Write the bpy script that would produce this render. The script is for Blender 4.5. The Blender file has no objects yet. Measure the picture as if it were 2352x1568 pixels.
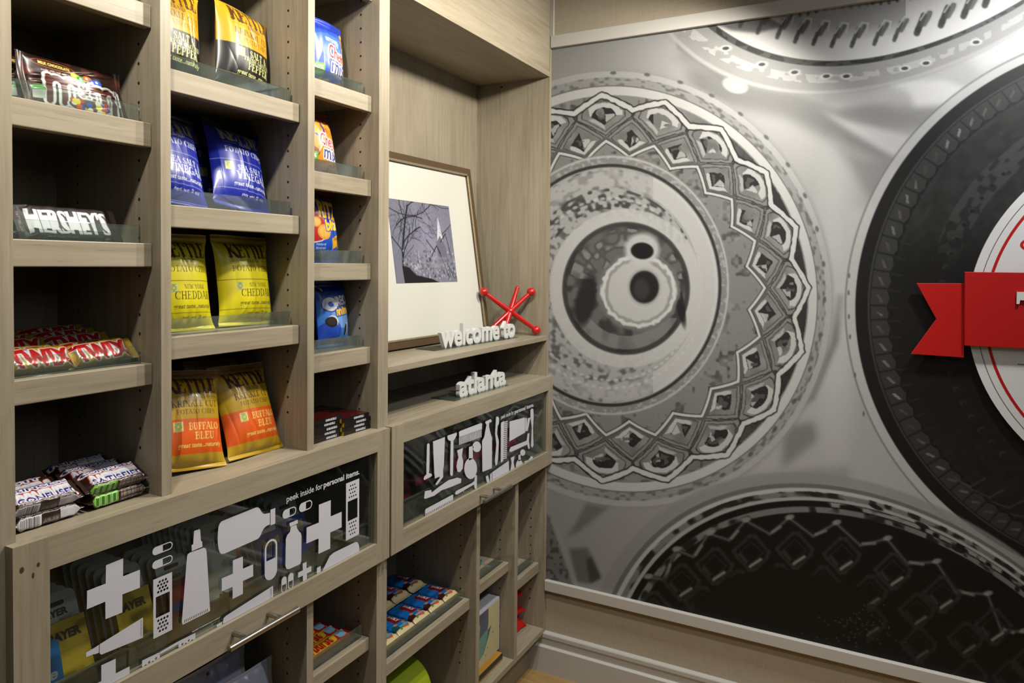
import bpy, bmesh, math, random
import numpy as np
from mathutils import Vector, Matrix, Euler

S = bpy.context.scene
COL = S.collection
PI = math.pi
def R(d): return math.radians(d)

# ------------------------------------------------------------------ camera
CAM = np.array([0.0, -1.05, 1.438])                    # 1.05 m in front of the shelving, eye height
CR = np.array([0.46698113, -0.88421166, 0.00991741])   # right, up and forward of the camera
CU = np.array([0.01923109, 0.02136804, 0.9995867])
CF = np.array([0.88405814, 0.46659741, -0.02698283])
FPX, CX, CY = 1634.2924, 1176.0, 652.0592              # focal length and optical centre, 2352 x 1568 frame
cd = bpy.data.cameras.new('camera'); cam = bpy.data.objects.new('camera', cd); COL.objects.link(cam)
cam.matrix_world = Matrix(((CR[0], CU[0], -CF[0], CAM[0]), (CR[1], CU[1], -CF[1], CAM[1]), (CR[2], CU[2], -CF[2], CAM[2]), (0, 0, 0, 1)))
cd.sensor_width = 36.0; cd.lens = FPX / 2352 * 36; cd.shift_y = (CY - 784) / 2352
cd.clip_start = 0.02; cd.clip_end = 50
cd.dof.use_dof = True; cd.dof.focus_distance = 1.15; cd.dof.aperture_fstop = 13.0
S.camera = cam

# ------------------------------------------------------------------ light and exposure
S.view_settings.view_transform = 'Standard'; S.view_settings.look = 'None'
S.view_settings.gamma = 1; S.view_settings.use_curve_mapping = False
S.view_settings.exposure = 0.0
S.cycles.max_bounces = 6; S.cycles.diffuse_bounces = 1; S.cycles.glossy_bounces = 3
S.cycles.transmission_bounces = 4; S.cycles.transparent_max_bounces = 24
S.cycles.caustics_reflective = False; S.cycles.caustics_refractive = False
w = bpy.data.worlds.new('room_light'); S.world = w; w.use_nodes = True
w.node_tree.nodes['Background'].inputs[0].default_value = (1.0, 0.95, 0.86, 1)
w.node_tree.nodes['Background'].inputs[1].default_value = 0.018
def spot(name, loc, aim, power, ang=150, blend=.6, rad=.035, col=(1, .95, .84)):
    d = bpy.data.lights.new(name, 'SPOT'); d.energy = power; d.spot_size = R(ang); d.spot_blend = blend
    d.shadow_soft_size = rad; d.color = col
    o = bpy.data.objects.new(name, d); COL.objects.link(o); o.location = loc
    o.rotation_euler = (Vector(aim) - Vector(loc)).to_track_quat('-Z', 'Y').to_euler()
    return o
MURAL_GAIN = 0.97
ALB = .72                                              # every paint and print reflects this share of its nominal tone
LZ = 2.25                                              # the row of ceiling spots in front of the shelves
spot('ceiling_spot', (0.42, -.34, LZ), (.75, .15, 1.1), 31)
spot('ceiling_spot', (1.24, -.63, LZ), (1.2, .1, 1.1), 52)
spot('ceiling_spot', (1.90, -.80, LZ), (1.9, .1, 1.0), 46)
spot('ceiling_spot', (1.80, -1.50, 2.34), (2.12, -1.42, 1.0), 52, 140, .7, .035, (1, .99, .97))
def area(name, loc, aim, size, power, col):
    d = bpy.data.lights.new(name, 'AREA'); d.energy = power; d.size = size; d.color = col
    o = bpy.data.objects.new(name, d); COL.objects.link(o); o.location = loc
    o.rotation_euler = (Vector(aim) - Vector(loc)).to_track_quat('-Z', 'Y').to_euler()
area('fill_light', (0.5, -2.2, 2.5), (1.5, 0, .9), 1.6, 7, (.86, .94, 1.0))  # unseen soft fill added from the room side to brighten the cabinet fronts

# ------------------------------------------------------------------ helpers
def L(r, g=None, b=None):
    if g is None: r, g, b = r
    f = lambda c: (c / 255) / 12.92 if c / 255 <= .04045 else ((c / 255 + .055) / 1.055) ** 2.4
    return np.array([f(r), f(g), f(b)]) * ALB
def at(u, v, **k):                                     # the point of a plane seen at a place of the photograph
    d = CF + CR * (u - CX) / FPX - CU * (v - CY) / FPX
    a, c = list(k.items())[0]; i = 'xyz'.index(a)
    return CAM + d * (c - CAM[i]) / d[i]

MATS = {}
def mat(name, rgb, rough=.5, metal=0, spec=.5, coat=0, bump=0, bscale=400):
    if name in MATS: return MATS[name]
    m = bpy.data.materials.new(name); m.use_nodes = True; nt = m.node_tree
    p = nt.nodes['Principled BSDF']
    p.inputs['Base Color'].default_value = (*L(*rgb), 1); p.inputs['Roughness'].default_value = rough
    p.inputs['Metallic'].default_value = metal; p.inputs['Specular IOR Level'].default_value = spec
    p.inputs['Coat Weight'].default_value = coat; p.inputs['Coat Roughness'].default_value = .12
    tc = nt.nodes.new('ShaderNodeTexCoord'); n = nt.nodes.new('ShaderNodeTexNoise'); n.inputs['Scale'].default_value = bscale
    nt.links.new(tc.outputs['Object'], n.inputs['Vector'])
    mr = nt.nodes.new('ShaderNodeMapRange'); mr.inputs[3].default_value = rough * .85; mr.inputs[4].default_value = min(1, rough * 1.15)
    nt.links.new(n.outputs[0], mr.inputs[0]); nt.links.new(mr.outputs[0], p.inputs['Roughness'])
    if bump:
        b = nt.nodes.new('ShaderNodeBump'); b.inputs['Strength'].default_value = bump; b.inputs['Distance'].default_value = .001
        nt.links.new(n.outputs[0], b.inputs['Height']); nt.links.new(b.outputs[0], p.inputs['Normal'])
    MATS[name] = m; return m
def vmat(name, rough=.35, spec=.5, coat=0, metal=0):   # printed colours carried by the mesh
    if name in MATS: return MATS[name]
    m = bpy.data.materials.new(name); m.use_nodes = True; nt = m.node_tree; p = nt.nodes['Principled BSDF']
    a = nt.nodes.new('ShaderNodeVertexColor'); a.layer_name = 'print'
    nt.links.new(a.outputs[0], p.inputs['Base Color'])
    p.inputs['Roughness'].default_value = rough; p.inputs['Specular IOR Level'].default_value = spec
    p.inputs['Coat Weight'].default_value = coat; p.inputs['Coat Roughness'].default_value = .1; p.inputs['Metallic'].default_value = metal
    MATS[name] = m; return m
def wood(name, axis, base=(182, 170, 148), dark=(156, 143, 120), rough=.42):
    m = bpy.data.materials.new(name); m.use_nodes = True; nt = m.node_tree; p = nt.nodes['Principled BSDF']
    tc = nt.nodes.new('ShaderNodeTexCoord')
    def noise(sc, along, det, rgh):
        mp = nt.nodes.new('ShaderNodeMapping'); s = [sc, sc, sc]; s['xyz'.index(axis)] = along; mp.inputs['Scale'].default_value = s
        nt.links.new(tc.outputs['Object'], mp.inputs[0])
        n = nt.nodes.new('ShaderNodeTexNoise'); n.inputs['Scale'].default_value = 1; n.inputs['Detail'].default_value = det
        n.inputs['Roughness'].default_value = rgh; nt.links.new(mp.outputs[0], n.inputs[0]); return n
    n1, n2, n3 = noise(110, 5, 6, .6), noise(14, 2.2, 3, .5), noise(420, 16, 2, .5)
    mx = nt.nodes.new('ShaderNodeMath'); mx.operation = 'MULTIPLY_ADD'; mx.inputs[1].default_value = .55
    nt.links.new(n1.outputs[0], mx.inputs[0])
    m2 = nt.nodes.new('ShaderNodeMath'); m2.operation = 'MULTIPLY'; m2.inputs[1].default_value = .45
    nt.links.new(n2.outputs[0], m2.inputs[0]); nt.links.new(m2.outputs[0], mx.inputs[2])
    cr = nt.nodes.new('ShaderNodeValToRGB'); e = cr.color_ramp.elements
    e[0].position = .36; e[0].color = (*L(*dark), 1); e[1].position = .62; e[1].color = (*L(*base), 1)
    el = e.new(.5); el.color = (*(L(*base) * .6 + L(*dark) * .4), 1)
    nt.links.new(mx.outputs[0], cr.inputs[0])
    gt = nt.nodes.new('ShaderNodeMapRange'); gt.inputs[1].default_value = .60; gt.inputs[2].default_value = .72; gt.inputs[4].default_value = .3
    nt.links.new(n3.outputs[0], gt.inputs[0])
    mc = nt.nodes.new('ShaderNodeMix'); mc.data_type = 'RGBA'; mc.inputs[7].default_value = (*L(112, 96, 74), 1)
    nt.links.new(gt.outputs[0], mc.inputs[0]); nt.links.new(cr.outputs[0], mc.inputs[6]); nt.links.new(mc.outputs[2], p.inputs['Base Color'])
    p.inputs['Roughness'].default_value = rough; p.inputs['Specular IOR Level'].default_value = .35
    MATS[name] = m; return m
def clear(name, tint, gloss=.06, haze=.05, hazec=(200, 210, 205), rough=.02):   # glass and acrylic sheet
    m = bpy.data.materials.new(name); m.use_nodes = True; nt = m.node_tree
    nt.nodes.remove(nt.nodes['Principled BSDF']); out = nt.nodes['Material Output']
    t = nt.nodes.new('ShaderNodeBsdfTransparent'); t.inputs[0].default_value = (*tint, 1)
    g = nt.nodes.new('ShaderNodeBsdfGlossy'); g.inputs['Roughness'].default_value = rough
    d = nt.nodes.new('ShaderNodeBsdfDiffuse'); d.inputs[0].default_value = (*L(*hazec), 1)
    n = nt.nodes.new('ShaderNodeTexNoise'); n.inputs['Scale'].default_value = 30
    mr = nt.nodes.new('ShaderNodeMapRange'); mr.inputs[3].default_value = haze * .6; mr.inputs[4].default_value = haze * 1.4
    nt.links.new(n.outputs[0], mr.inputs[0])
    a = nt.nodes.new('ShaderNodeMixShader'); nt.links.new(mr.outputs[0], a.inputs[0]); nt.links.new(t.outputs[0], a.inputs[1]); nt.links.new(d.outputs[0], a.inputs[2])
    fr = nt.nodes.new('ShaderNodeFresnel'); fr.inputs[0].default_value = 1.45
    ml = nt.nodes.new('ShaderNodeMath'); ml.operation = 'MULTIPLY'; ml.inputs[1].default_value = gloss; nt.links.new(fr.outputs[0], ml.inputs[0])
    b = nt.nodes.new('ShaderNodeMixShader'); nt.links.new(ml.outputs[0], b.inputs[0]); nt.links.new(a.outputs[0], b.inputs[1]); nt.links.new(g.outputs[0], b.inputs[2])
    nt.links.new(b.outputs[0], out.inputs[0]); MATS[name] = m; return m

WH = wood('maple_horizontal', 'x'); WV = wood('maple_vertical', 'z')
WD = wood('maple_depth', 'y')
HOLE = mat('hole_black', (8, 7, 6), .9)
ACR = clear('clear_acrylic', (.90, .95, .92), .8, .08, (180, 195, 188))
GLASS = clear('drawer_glass', (.93, .96, .94), .35, .006, (160, 175, 165))
FROST = clear('frosted_plastic', (.62, .66, .62), .5, .42, (150, 152, 138), .2)
CHROME = mat('brushed_nickel', (205, 200, 190), .22, 1)
VINYL = mat('white_vinyl', (226, 226, 236), .55)

def link(name, me, mats=(), parent=None, bevel=0, local=False):
    o = bpy.data.objects.new(name, me); COL.objects.link(o)
    for m in mats: me.materials.append(m)
    if parent is not None:
        o.parent = parent
        if parent.type == 'EMPTY' and not local: o.matrix_parent_inverse = Matrix.Translation(parent.location).inverted()
    if bevel:
        b = o.modifiers.new('edge', 'BEVEL'); b.width = bevel; b.segments = 2; b.limit_method = 'ANGLE'; b.angle_limit = R(40)
    return o
def tag(o, label=None, cat=None, group=None, kind=None):
    if label: o['label'] = label
    if cat: o['category'] = cat
    if group: o['group'] = group
    if kind: o['kind'] = kind
    return o
def empty(name, loc=(0, 0, 0)):
    o = bpy.data.objects.new(name, None); COL.objects.link(o); o.location = loc; o.empty_display_size = .02; return o
def copy_tree(o, parent=None):
    c = o.copy(); COL.objects.link(c)
    if parent is not None: c.parent = parent
    for ch in list(o.children): copy_tree(ch, c)
    return c
def np_mesh(name, V, F, colors=None, mi=None, smooth=True):
    me = bpy.data.meshes.new(name); V = np.asarray(V, np.float32).reshape(-1, 3); F = np.asarray(F, np.int32); n, k = F.shape
    me.vertices.add(len(V)); me.vertices.foreach_set('co', V.ravel())
    me.loops.add(n * k); me.loops.foreach_set('vertex_index', F.ravel())
    me.polygons.add(n); me.polygons.foreach_set('loop_start', np.arange(n, dtype=np.int32) * k)
    if smooth: me.polygons.foreach_set('use_smooth', np.ones(n, bool))
    if mi is not None: me.polygons.foreach_set('material_index', np.asarray(mi, np.int32))
    me.update(calc_edges=True)
    if colors is not None: setcol(me, colors)
    return me
def setcol(me, c):
    a = me.color_attributes.new('print', 'FLOAT_COLOR', 'POINT')
    c = np.asarray(c, np.float32).reshape(-1, 3); a.data.foreach_set('color', np.concatenate([c, np.ones((len(c), 1), np.float32)], 1).ravel())
def quads(h, w, off=0, flip=False, wrap=False):
    i = np.arange(h * w).reshape(h, w) + off
    if wrap: i = np.concatenate([i, i[:, :1]], 1)
    a, b, c, d = i[:-1, :-1], i[:-1, 1:], i[1:, 1:], i[1:, :-1]
    f = np.stack([a, b, c, d] if not flip else [a, d, c, b], -1); return f.reshape(-1, 4)

TXT = {}
def text_tris(s, bold=0.0, shear=0.0, extrude=0.0, bev=0.0):
    """outline letters as triangles, cap height 1"""
    k = (s, bold, shear, extrude, bev)
    if k in TXT: return TXT[k]
    cu = bpy.data.curves.new('lettering', 'FONT'); cu.body = s; cu.size = 1; cu.offset = bold; cu.shear = shear
    cu.extrude = extrude; cu.bevel_depth = bev; cu.bevel_resolution = 1; cu.resolution_u = 4 if not extrude else 6
    o = bpy.data.objects.new('lettering', cu); COL.objects.link(o)
    dg = bpy.context.evaluated_depsgraph_get(); dg.update()
    me = o.evaluated_get(dg).to_mesh(); me.calc_loop_triangles()
    v = np.array([x.co[:] for x in me.vertices]).reshape(-1, 3); t = np.array([x.vertices[:] for x in me.loop_triangles]).reshape(-1, 3)
    o.evaluated_get(dg).to_mesh_clear(); bpy.data.objects.remove(o); bpy.data.curves.remove(cu)
    v = v / .729
    TXT[k] = (v, t); return v, t

class MB:
    """collects pieces that become ONE mesh"""
    def __init__(s): s.v = []; s.f = []; s.m = []; s.sm = []
    def add(s, v, f, m=0, smooth=False):
        o = len(s.v); s.v += [tuple(map(float, p)) for p in v]
        for q in f: s.f.append([o + int(i) for i in q]); s.m.append(m); s.sm.append(smooth)
        return s
    def box(s, x0, x1, y0, y1, z0, z1, m=0, M=None):
        v = [(x, y, z) for z in (z0, z1) for y in (y0, y1) for x in (x0, x1)]
        if M is not None: v = [M @ Vector(p) for p in v]
        return s.add(v, [(0, 2, 3, 1), (4, 5, 7, 6), (0, 1, 5, 4), (2, 6, 7, 3), (0, 4, 6, 2), (1, 3, 7, 5)], m)
    def tube(s, a, b, r, n=16, m=0, r2=None, caps=True):
        a, b = Vector(a), Vector(b); d = (b - a).normalized(); u = d.orthogonal().normalized(); w_ = d.cross(u); r2 = r if r2 is None else r2
        v = [a + (u * math.cos(2 * PI * i / n) + w_ * math.sin(2 * PI * i / n)) * r for i in range(n)] + [b + (u * math.cos(2 * PI * i / n) + w_ * math.sin(2 * PI * i / n)) * r2 for i in range(n)]
        s.add(v, [(i, (i + 1) % n, n + (i + 1) % n, n + i) for i in range(n)], m, True)
        if caps: s.add(v[:n], [tuple(reversed(range(n)))], m); s.add(v[n:], [tuple(range(n))], m)
        return s
    def ball(s, c, r, n=20, m=0, sc=(1, 1, 1)):
        v = []; f = []
        for i in range(n + 1):
            th = PI * i / n
            for j in range(n): v.append((c[0] + r * sc[0] * math.sin(th) * math.cos(2 * PI * j / n), c[1] + r * sc[1] * math.sin(th) * math.sin(2 * PI * j / n), c[2] + r * sc[2] * math.cos(th)))
        for i in range(n):
            for j in range(n): f.append((i * n + j, (i + 1) * n + j, (i + 1) * n + (j + 1) % n, i * n + (j + 1) % n))
        return s.add(v, f, m, True)
    def disc(s, c, n_axis, r, m=0, n=12, r2=None):
        d = Vector(n_axis).normalized(); u = Vector((0, 0, 1)) if abs(d.z) < .9 else Vector((1, 0, 0)); w_ = d.cross(u)
        return s.add([Vector(c) + u * math.cos(2 * PI * i / n) * r + w_ * math.sin(2 * PI * i / n) * (r2 or r) for i in range(n)], [tuple(range(n))], m)
    def text(s, string, M, h, m=0, bold=0, shear=0, width=None, extrude=0, bev=0, align='l'):
        v, t = text_tris(string, bold, shear, extrude, bev)
        x0, x1 = v[:, 0].min(), v[:, 0].max(); sx = h if width is None else width / (x1 - x0)
        ox = {'l': 0, 'c': -(x1 - x0) / 2, 'r': -(x1 - x0)}[align]
        return s.add([M @ Vector(((p[0] - x0 + ox) * sx, p[1] * h, p[2] * h)) for p in v], t, m)
    def sheet(s, loops, M, m=0):
        """flat filled outlines (even-odd, so inner loops are holes)"""
        cu = bpy.data.curves.new('outline', 'CURVE'); cu.dimensions = '2D'; cu.fill_mode = 'BOTH'
        for lp in loops:
            sp = cu.splines.new('POLY'); sp.points.add(len(lp) - 1); sp.use_cyclic_u = True
            for i, p in enumerate(lp): sp.points[i].co = (p[0], p[1], 0, 1)
        o = bpy.data.objects.new('outline', cu); COL.objects.link(o)
        dg = bpy.context.evaluated_depsgraph_get(); dg.update(); me = o.evaluated_get(dg).to_mesh(); me.calc_loop_triangles()
        v = [M @ Vector(x.co) for x in me.vertices]; t = [x.vertices[:] for x in me.loop_triangles]
        o.evaluated_get(dg).to_mesh_clear(); bpy.data.objects.remove(o); bpy.data.curves.remove(cu)
        return s.add(v, t, m)
    def build(s, name, mats, parent=None, bevel=0, local=False):
        me = bpy.data.meshes.new(name); me.from_pydata(s.v, [], s.f); me.polygons.foreach_set('material_index', s.m); me.polygons.foreach_set('use_smooth', s.sm); me.update()
        return link(name, me, mats if isinstance(mats, (list, tuple)) else [mats], parent, bevel, local)

class Art:
    """a printed sheet painted on a fine grid; units across w x h, y down; SS samples per unit"""
    def __init__(s, w, h, bg, k=3.0):
        s.w, s.h, s.k = w, h, k; s.W, s.H = int(round(w * k)), int(round(h * k))
        s.a = np.empty((s.H, s.W, 3)); s.a[:] = L(bg)
        s.X, s.Y = np.meshgrid((np.arange(s.W) + .5) / k, (np.arange(s.H) + .5) / k)
    def put(s, mask, col, op=1.0): s.a[mask] = s.a[mask] * (1 - op) + L(col) * op
    def rect(s, x0, y0, x1, y1, col, op=1.0): s.put((s.X >= x0) & (s.X < x1) & (s.Y >= y0) & (s.Y < y1), col, op)
    def rr(s, x0, y0, x1, y1, r, col):
        dx = np.maximum(np.maximum(x0 + r - s.X, s.X - x1 + r), 0); dy = np.maximum(np.maximum(y0 + r - s.Y, s.Y - y1 + r), 0)
        s.put((dx * dx + dy * dy <= r * r) & (s.X > x0) & (s.X < x1) & (s.Y > y0) & (s.Y < y1), col)
    def ell(s, cx, cy, rx, ry, col, rot=0, op=1.0, hole=0):
        c, n = math.cos(rot), math.sin(rot); u = ((s.X - cx) * c + (s.Y - cy) * n) / rx; v = (-(s.X - cx) * n + (s.Y - cy) * c) / ry
        q = u * u + v * v; s.put((q <= 1) & (q >= hole * hole), col, op)
    def poly(s, pts, col, op=1.0):
        ins = np.zeros(s.X.shape, bool); n = len(pts)
        for i in range(n):
            (xa, ya), (xb, yb) = pts[i], pts[(i + 1) % n]
            if ya == yb: continue
            c = ((ya > s.Y) != (yb > s.Y)) & (s.X < (xb - xa) * (s.Y - ya) / (yb - ya) + xa); ins ^= c
        s.put(ins, col, op)
    def lmask(s, pts, wd):
        m = np.zeros(s.X.shape, bool)
        for (xa, ya), (xb, yb) in zip(pts[:-1], pts[1:]):
            i0, i1 = max(0, int((min(ya, yb) - wd) * s.k)), int((max(ya, yb) + wd) * s.k) + 2
            j0, j1 = max(0, int((min(xa, xb) - wd) * s.k)), int((max(xa, xb) + wd) * s.k) + 2
            x, y = s.X[i0:i1, j0:j1], s.Y[i0:i1, j0:j1]
            if x.size == 0: continue
            dx, dy = xb - xa, yb - ya; q = dx * dx + dy * dy or 1e-9
            t = np.clip(((x - xa) * dx + (y - ya) * dy) / q, 0, 1)
            m[i0:i1, j0:j1] |= (x - xa - t * dx) ** 2 + (y - ya - t * dy) ** 2 <= wd * wd / 4
        return m
    def line(s, pts, wd, col, op=1.0): s.put(s.lmask(pts, wd), col, op)
    def halo(s, m, r):
        o = m.copy(); n = max(1, int(r * s.k))
        for a in range(20):
            dx, dy = int(round(n * math.cos(a * PI / 10))), int(round(n * math.sin(a * PI / 10))); o |= np.roll(np.roll(m, dy, 0), dx, 1)
        return o
    def tmask(s, string, x, y, h, width=None, bold=0, shear=0, rot=0, align='c'):
        v, t = text_tris(string, bold, shear); x0, x1 = v[:, 0].min(), v[:, 0].max(); sx = h if width is None else width / (x1 - x0)
        ox = {'l': 0, 'c': -(x1 - x0) / 2, 'r': -(x1 - x0)}[align]
        px, py = (v[:, 0] - x0 + ox) * sx, -v[:, 1] * h; c, n = math.cos(rot), math.sin(rot)
        P = np.stack([x + px * c - py * n, y + px * n + py * c], 1) * s.k
        m = np.zeros(s.X.shape, bool)
        for a, b, d in P[t]:
            i0, i1 = max(0, int(min(a[1], b[1], d[1]))), min(s.H, int(max(a[1], b[1], d[1])) + 2); j0, j1 = max(0, int(min(a[0], b[0], d[0]))), min(s.W, int(max(a[0], b[0], d[0])) + 2)
            if i1 <= i0 or j1 <= j0: continue
            gx, gy = np.meshgrid(np.arange(j0, j1) + .5, np.arange(i0, i1) + .5)
            e = lambda p, q: (q[0] - p[0]) * (gy - p[1]) - (q[1] - p[1]) * (gx - p[0])
            u, v_, w_ = e(a, b), e(b, d), e(d, a); m[i0:i1, j0:j1] |= ((u >= 0) & (v_ >= 0) & (w_ >= 0)) | ((u <= 0) & (v_ <= 0) & (w_ <= 0))
        return m
    def text(s, string, x, y, h, col, halo=None, **k):
        m = s.tmask(string, x, y, h, **k)
        if halo: s.put(s.halo(m, halo[1]), halo[0])
        s.put(m, col)
    def serif(s, string, x, y, h, col, width=None, wt=.19, thin=.07, align='c', rot=0, halo=None, jit=0, sp=.16, seed=0):
        """roman capitals with slab serifs drawn stroke by stroke; y is the baseline"""
        rn = random.Random(seed); tot = sum(SER[c][0] + sp for c in string) - sp
        sx = h if width is None else width / tot; ox = {'c': -tot / 2, 'l': 0, 'r': -tot}[align]; m = np.zeros(s.X.shape, bool); ca, sa = math.cos(rot), math.sin(rot)
        for c in string:
            w_, st = SER[c]; dy = rn.uniform(-jit, jit)
            for k_, pts in st:
                P = []
                for p in pts:
                    a, b = (p[0] + ox) * sx, -(p[1] + dy) * h; P.append((x + a * ca - b * sa, y + a * sa + b * ca))
                m |= s.lmask(P, (wt if k_ else thin) * min(h, sx))
                for e, nb in ((pts[0], pts[1]), (pts[-1], pts[-2])):
                    if len(pts) > 2 and (abs(e[0] - nb[0]) > abs(e[1] - nb[1])): continue
                    if e[1] in (0, 1) and abs(e[1] - nb[1]) > abs(e[0] - nb[0]) * .8:
                        q = .2 if k_ else .14; Q = []
                        for dx in (-q, q): a, b = (e[0] + dx + ox) * sx, -(e[1] + dy + (.03 if e[1] == 0 else -.03)) * h; Q.append((x + a * ca - b * sa, y + a * sa + b * ca))
                        m |= s.lmask(Q, .06 * min(h, sx))
            ox += w_ + sp
        if halo: s.put(s.halo(m, halo[1]), halo[0])
        s.put(m, col); return m
    def grid(s, nx, ny):
        """colours sampled on nx x ny points, row 0 at the bottom"""
        fy, fx = s.H / ny, s.W / nx
        c = np.cumsum(np.cumsum(np.pad(s.a, ((1, 0), (1, 0), (0, 0))), 0), 1)
        i0 = np.clip((np.arange(ny) * fy).astype(int), 0, s.H - 1); i1 = np.clip(((np.arange(ny) + 1) * fy).astype(int), i0 + 1, s.H)
        j0 = np.clip((np.arange(nx) * fx).astype(int), 0, s.W - 1); j1 = np.clip(((np.arange(nx) + 1) * fx).astype(int), j0 + 1, s.W)
        g = c[i1][:, j1] - c[i0][:, j1] - c[i1][:, j0] + c[i0][:, j0]
        return (g / ((i1 - i0)[:, None, None] * (j1 - j0)[None, :, None]))[::-1]
def arc(cx, cy, rx, ry, a0, a1, n=9): return [(cx + rx * math.cos(R(a0 + (a1 - a0) * i / n)), cy + ry * math.sin(R(a0 + (a1 - a0) * i / n))) for i in range(n + 1)]
SER = {
 'A': (.82, [(0, [(.0, 0), (.4, 1)]), (1, [(.4, 1), (.8, 0)]), (0, [(.16, .34), (.62, .34)])]),
 'B': (.68, [(1, [(.14, 0), (.14, 1)]), (0, [(.14, 1), (.4, 1)] + arc(.4, .77, .2, .23, 90, -90) + [(.14, .54)]), (0, [(.4, .54)] + arc(.42, .27, .24, .27, 90, -90) + [(.14, 0)])]),
 'C': (.78, [(1, arc(.45, .5, .38, .5, 130, 230)), (0, arc(.45, .5, .38, .5, 40, 130)), (0, arc(.45, .5, .38, .5, 230, 320)), (0, [(.74, .98), (.74, .7)])]),
 'D': (.78, [(1, [(.14, 0), (.14, 1)]), (0, [(.14, 1), (.36, 1)] + arc(.36, .5, .38, .5, 90, -90) + [(.14, 0)]), (1, arc(.34, .5, .38, .5, 50, -50))]),
 'E': (.66, [(1, [(.14, 0), (.14, 1)]), (0, [(.14, 1), (.6, 1), (.6, .76)]), (0, [(.14, .52), (.46, .52), (.46, .62)]), (0, [(.14, 0), (.63, 0), (.63, .26)])]),
 'F': (.62, [(1, [(.14, 0), (.14, 1)]), (0, [(.14, 1), (.6, 1), (.6, .74)]), (0, [(.14, .5), (.46, .5)])]),
 'G': (.8, [(1, arc(.45, .5, .38, .5, 130, 230)), (0, arc(.45, .5, .38, .5, 40, 130)), (0, arc(.45, .5, .38, .5, 230, 300)), (1, [(.7, .42), (.7, .06)]), (0, [(.5, .42), (.82, .42)])]),
 'H': (.8, [(1, [(.14, 0), (.14, 1)]), (1, [(.66, 0), (.66, 1)]), (0, [(.14, .5), (.66, .5)])]),
 'I': (.3, [(1, [(.15, 0), (.15, 1)])]),
 'K': (.8, [(1, [(.14, 0), (.14, 1)]), (0, [(.14, .4), (.66, 1)]), (1, [(.34, .6), (.74, 0)])]),
 'L': (.62, [(1, [(.14, 0), (.14, 1)]), (0, [(.14, 0), (.6, 0), (.6, .3)])]),
 'M': (.95, [(0, [(.12, 0), (.12, 1)]), (1, [(.12, 1), (.46, .1)]), (0, [(.46, .1), (.8, 1)]), (1, [(.8, 1), (.8, 0)])]),
 'N': (.82, [(0, [(.12, 0), (.12, 1)]), (1, [(.12, 1), (.68, 0)]), (0, [(.68, 0), (.68, 1)])]),
 'O': (.84, [(1, arc(.42, .5, .36, .5, 130, 230)), (1, arc(.42, .5, .36, .5, -50, 50)), (0, arc(.42, .5, .36, .5, 50, 130)), (0, arc(.42, .5, .36, .5, 230, 310))]),
 'P': (.64, [(1, [(.14, 0), (.14, 1)]), (0, [(.14, 1), (.36, 1)] + arc(.38, .74, .22, .26, 90, -90) + [(.14, .48)])]),
 'R': (.76, [(1, [(.14, 0), (.14, 1)]), (0, [(.14, 1), (.36, 1)] + arc(.38, .75, .21, .25, 90, -90) + [(.14, .5)]), (1, [(.36, .5), (.7, 0)])]),
 'S': (.6, [(0, arc(.3, .75, .24, .25, 30, 150)), (1, [(.09, .8), (.12, .64), (.48, .4), (.52, .24)]), (0, arc(.3, .25, .24, .25, 0, -150)), (0, [(.55, .98), (.55, .76)]), (0, [(.05, .02), (.05, .26)])]),
 'T': (.72, [(1, [(.36, 0), (.36, 1)]), (0, [(.02, .74), (.02, 1), (.7, 1), (.7, .74)])]),
 'U': (.8, [(1, [(.14, 1), (.14, .3)] + arc(.4, .3, .26, .3, 180, 270)), (0, arc(.4, .3, .26, .3, 270, 360) + [(.66, 1)])]),
 'V': (.82, [(1, [(.04, 1), (.42, 0)]), (0, [(.42, 0), (.78, 1)])]),
 'W': (1.1, [(1, [(.04, 1), (.32, 0)]), (0, [(.32, 0), (.54, .9)]), (1, [(.54, .9), (.8, 0)]), (0, [(.8, 0), (1.06, 1)])]),
 'Y': (.78, [(1, [(.04, 1), (.4, .48)]), (0, [(.4, .48), (.74, 1)]), (1, [(.4, .48), (.4, 0)])]),
 'Z': (.7, [(0, [(.06, .76), (.06, 1), (.62, 1)]), (1, [(.62, 1), (.06, 0)]), (0, [(.06, 0), (.66, 0), (.66, .26)])]),
 '&': (.8, [(1, [(.7, .0), (.26, .66)]), (0, arc(.36, .8, .16, .2, 220, -60)), (0, [(.44, .62), (.14, .38)] + arc(.3, .22, .24, .22, 160, 330) + [(.74, .5)])]),
 ' ': (.3, []),
}
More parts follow.
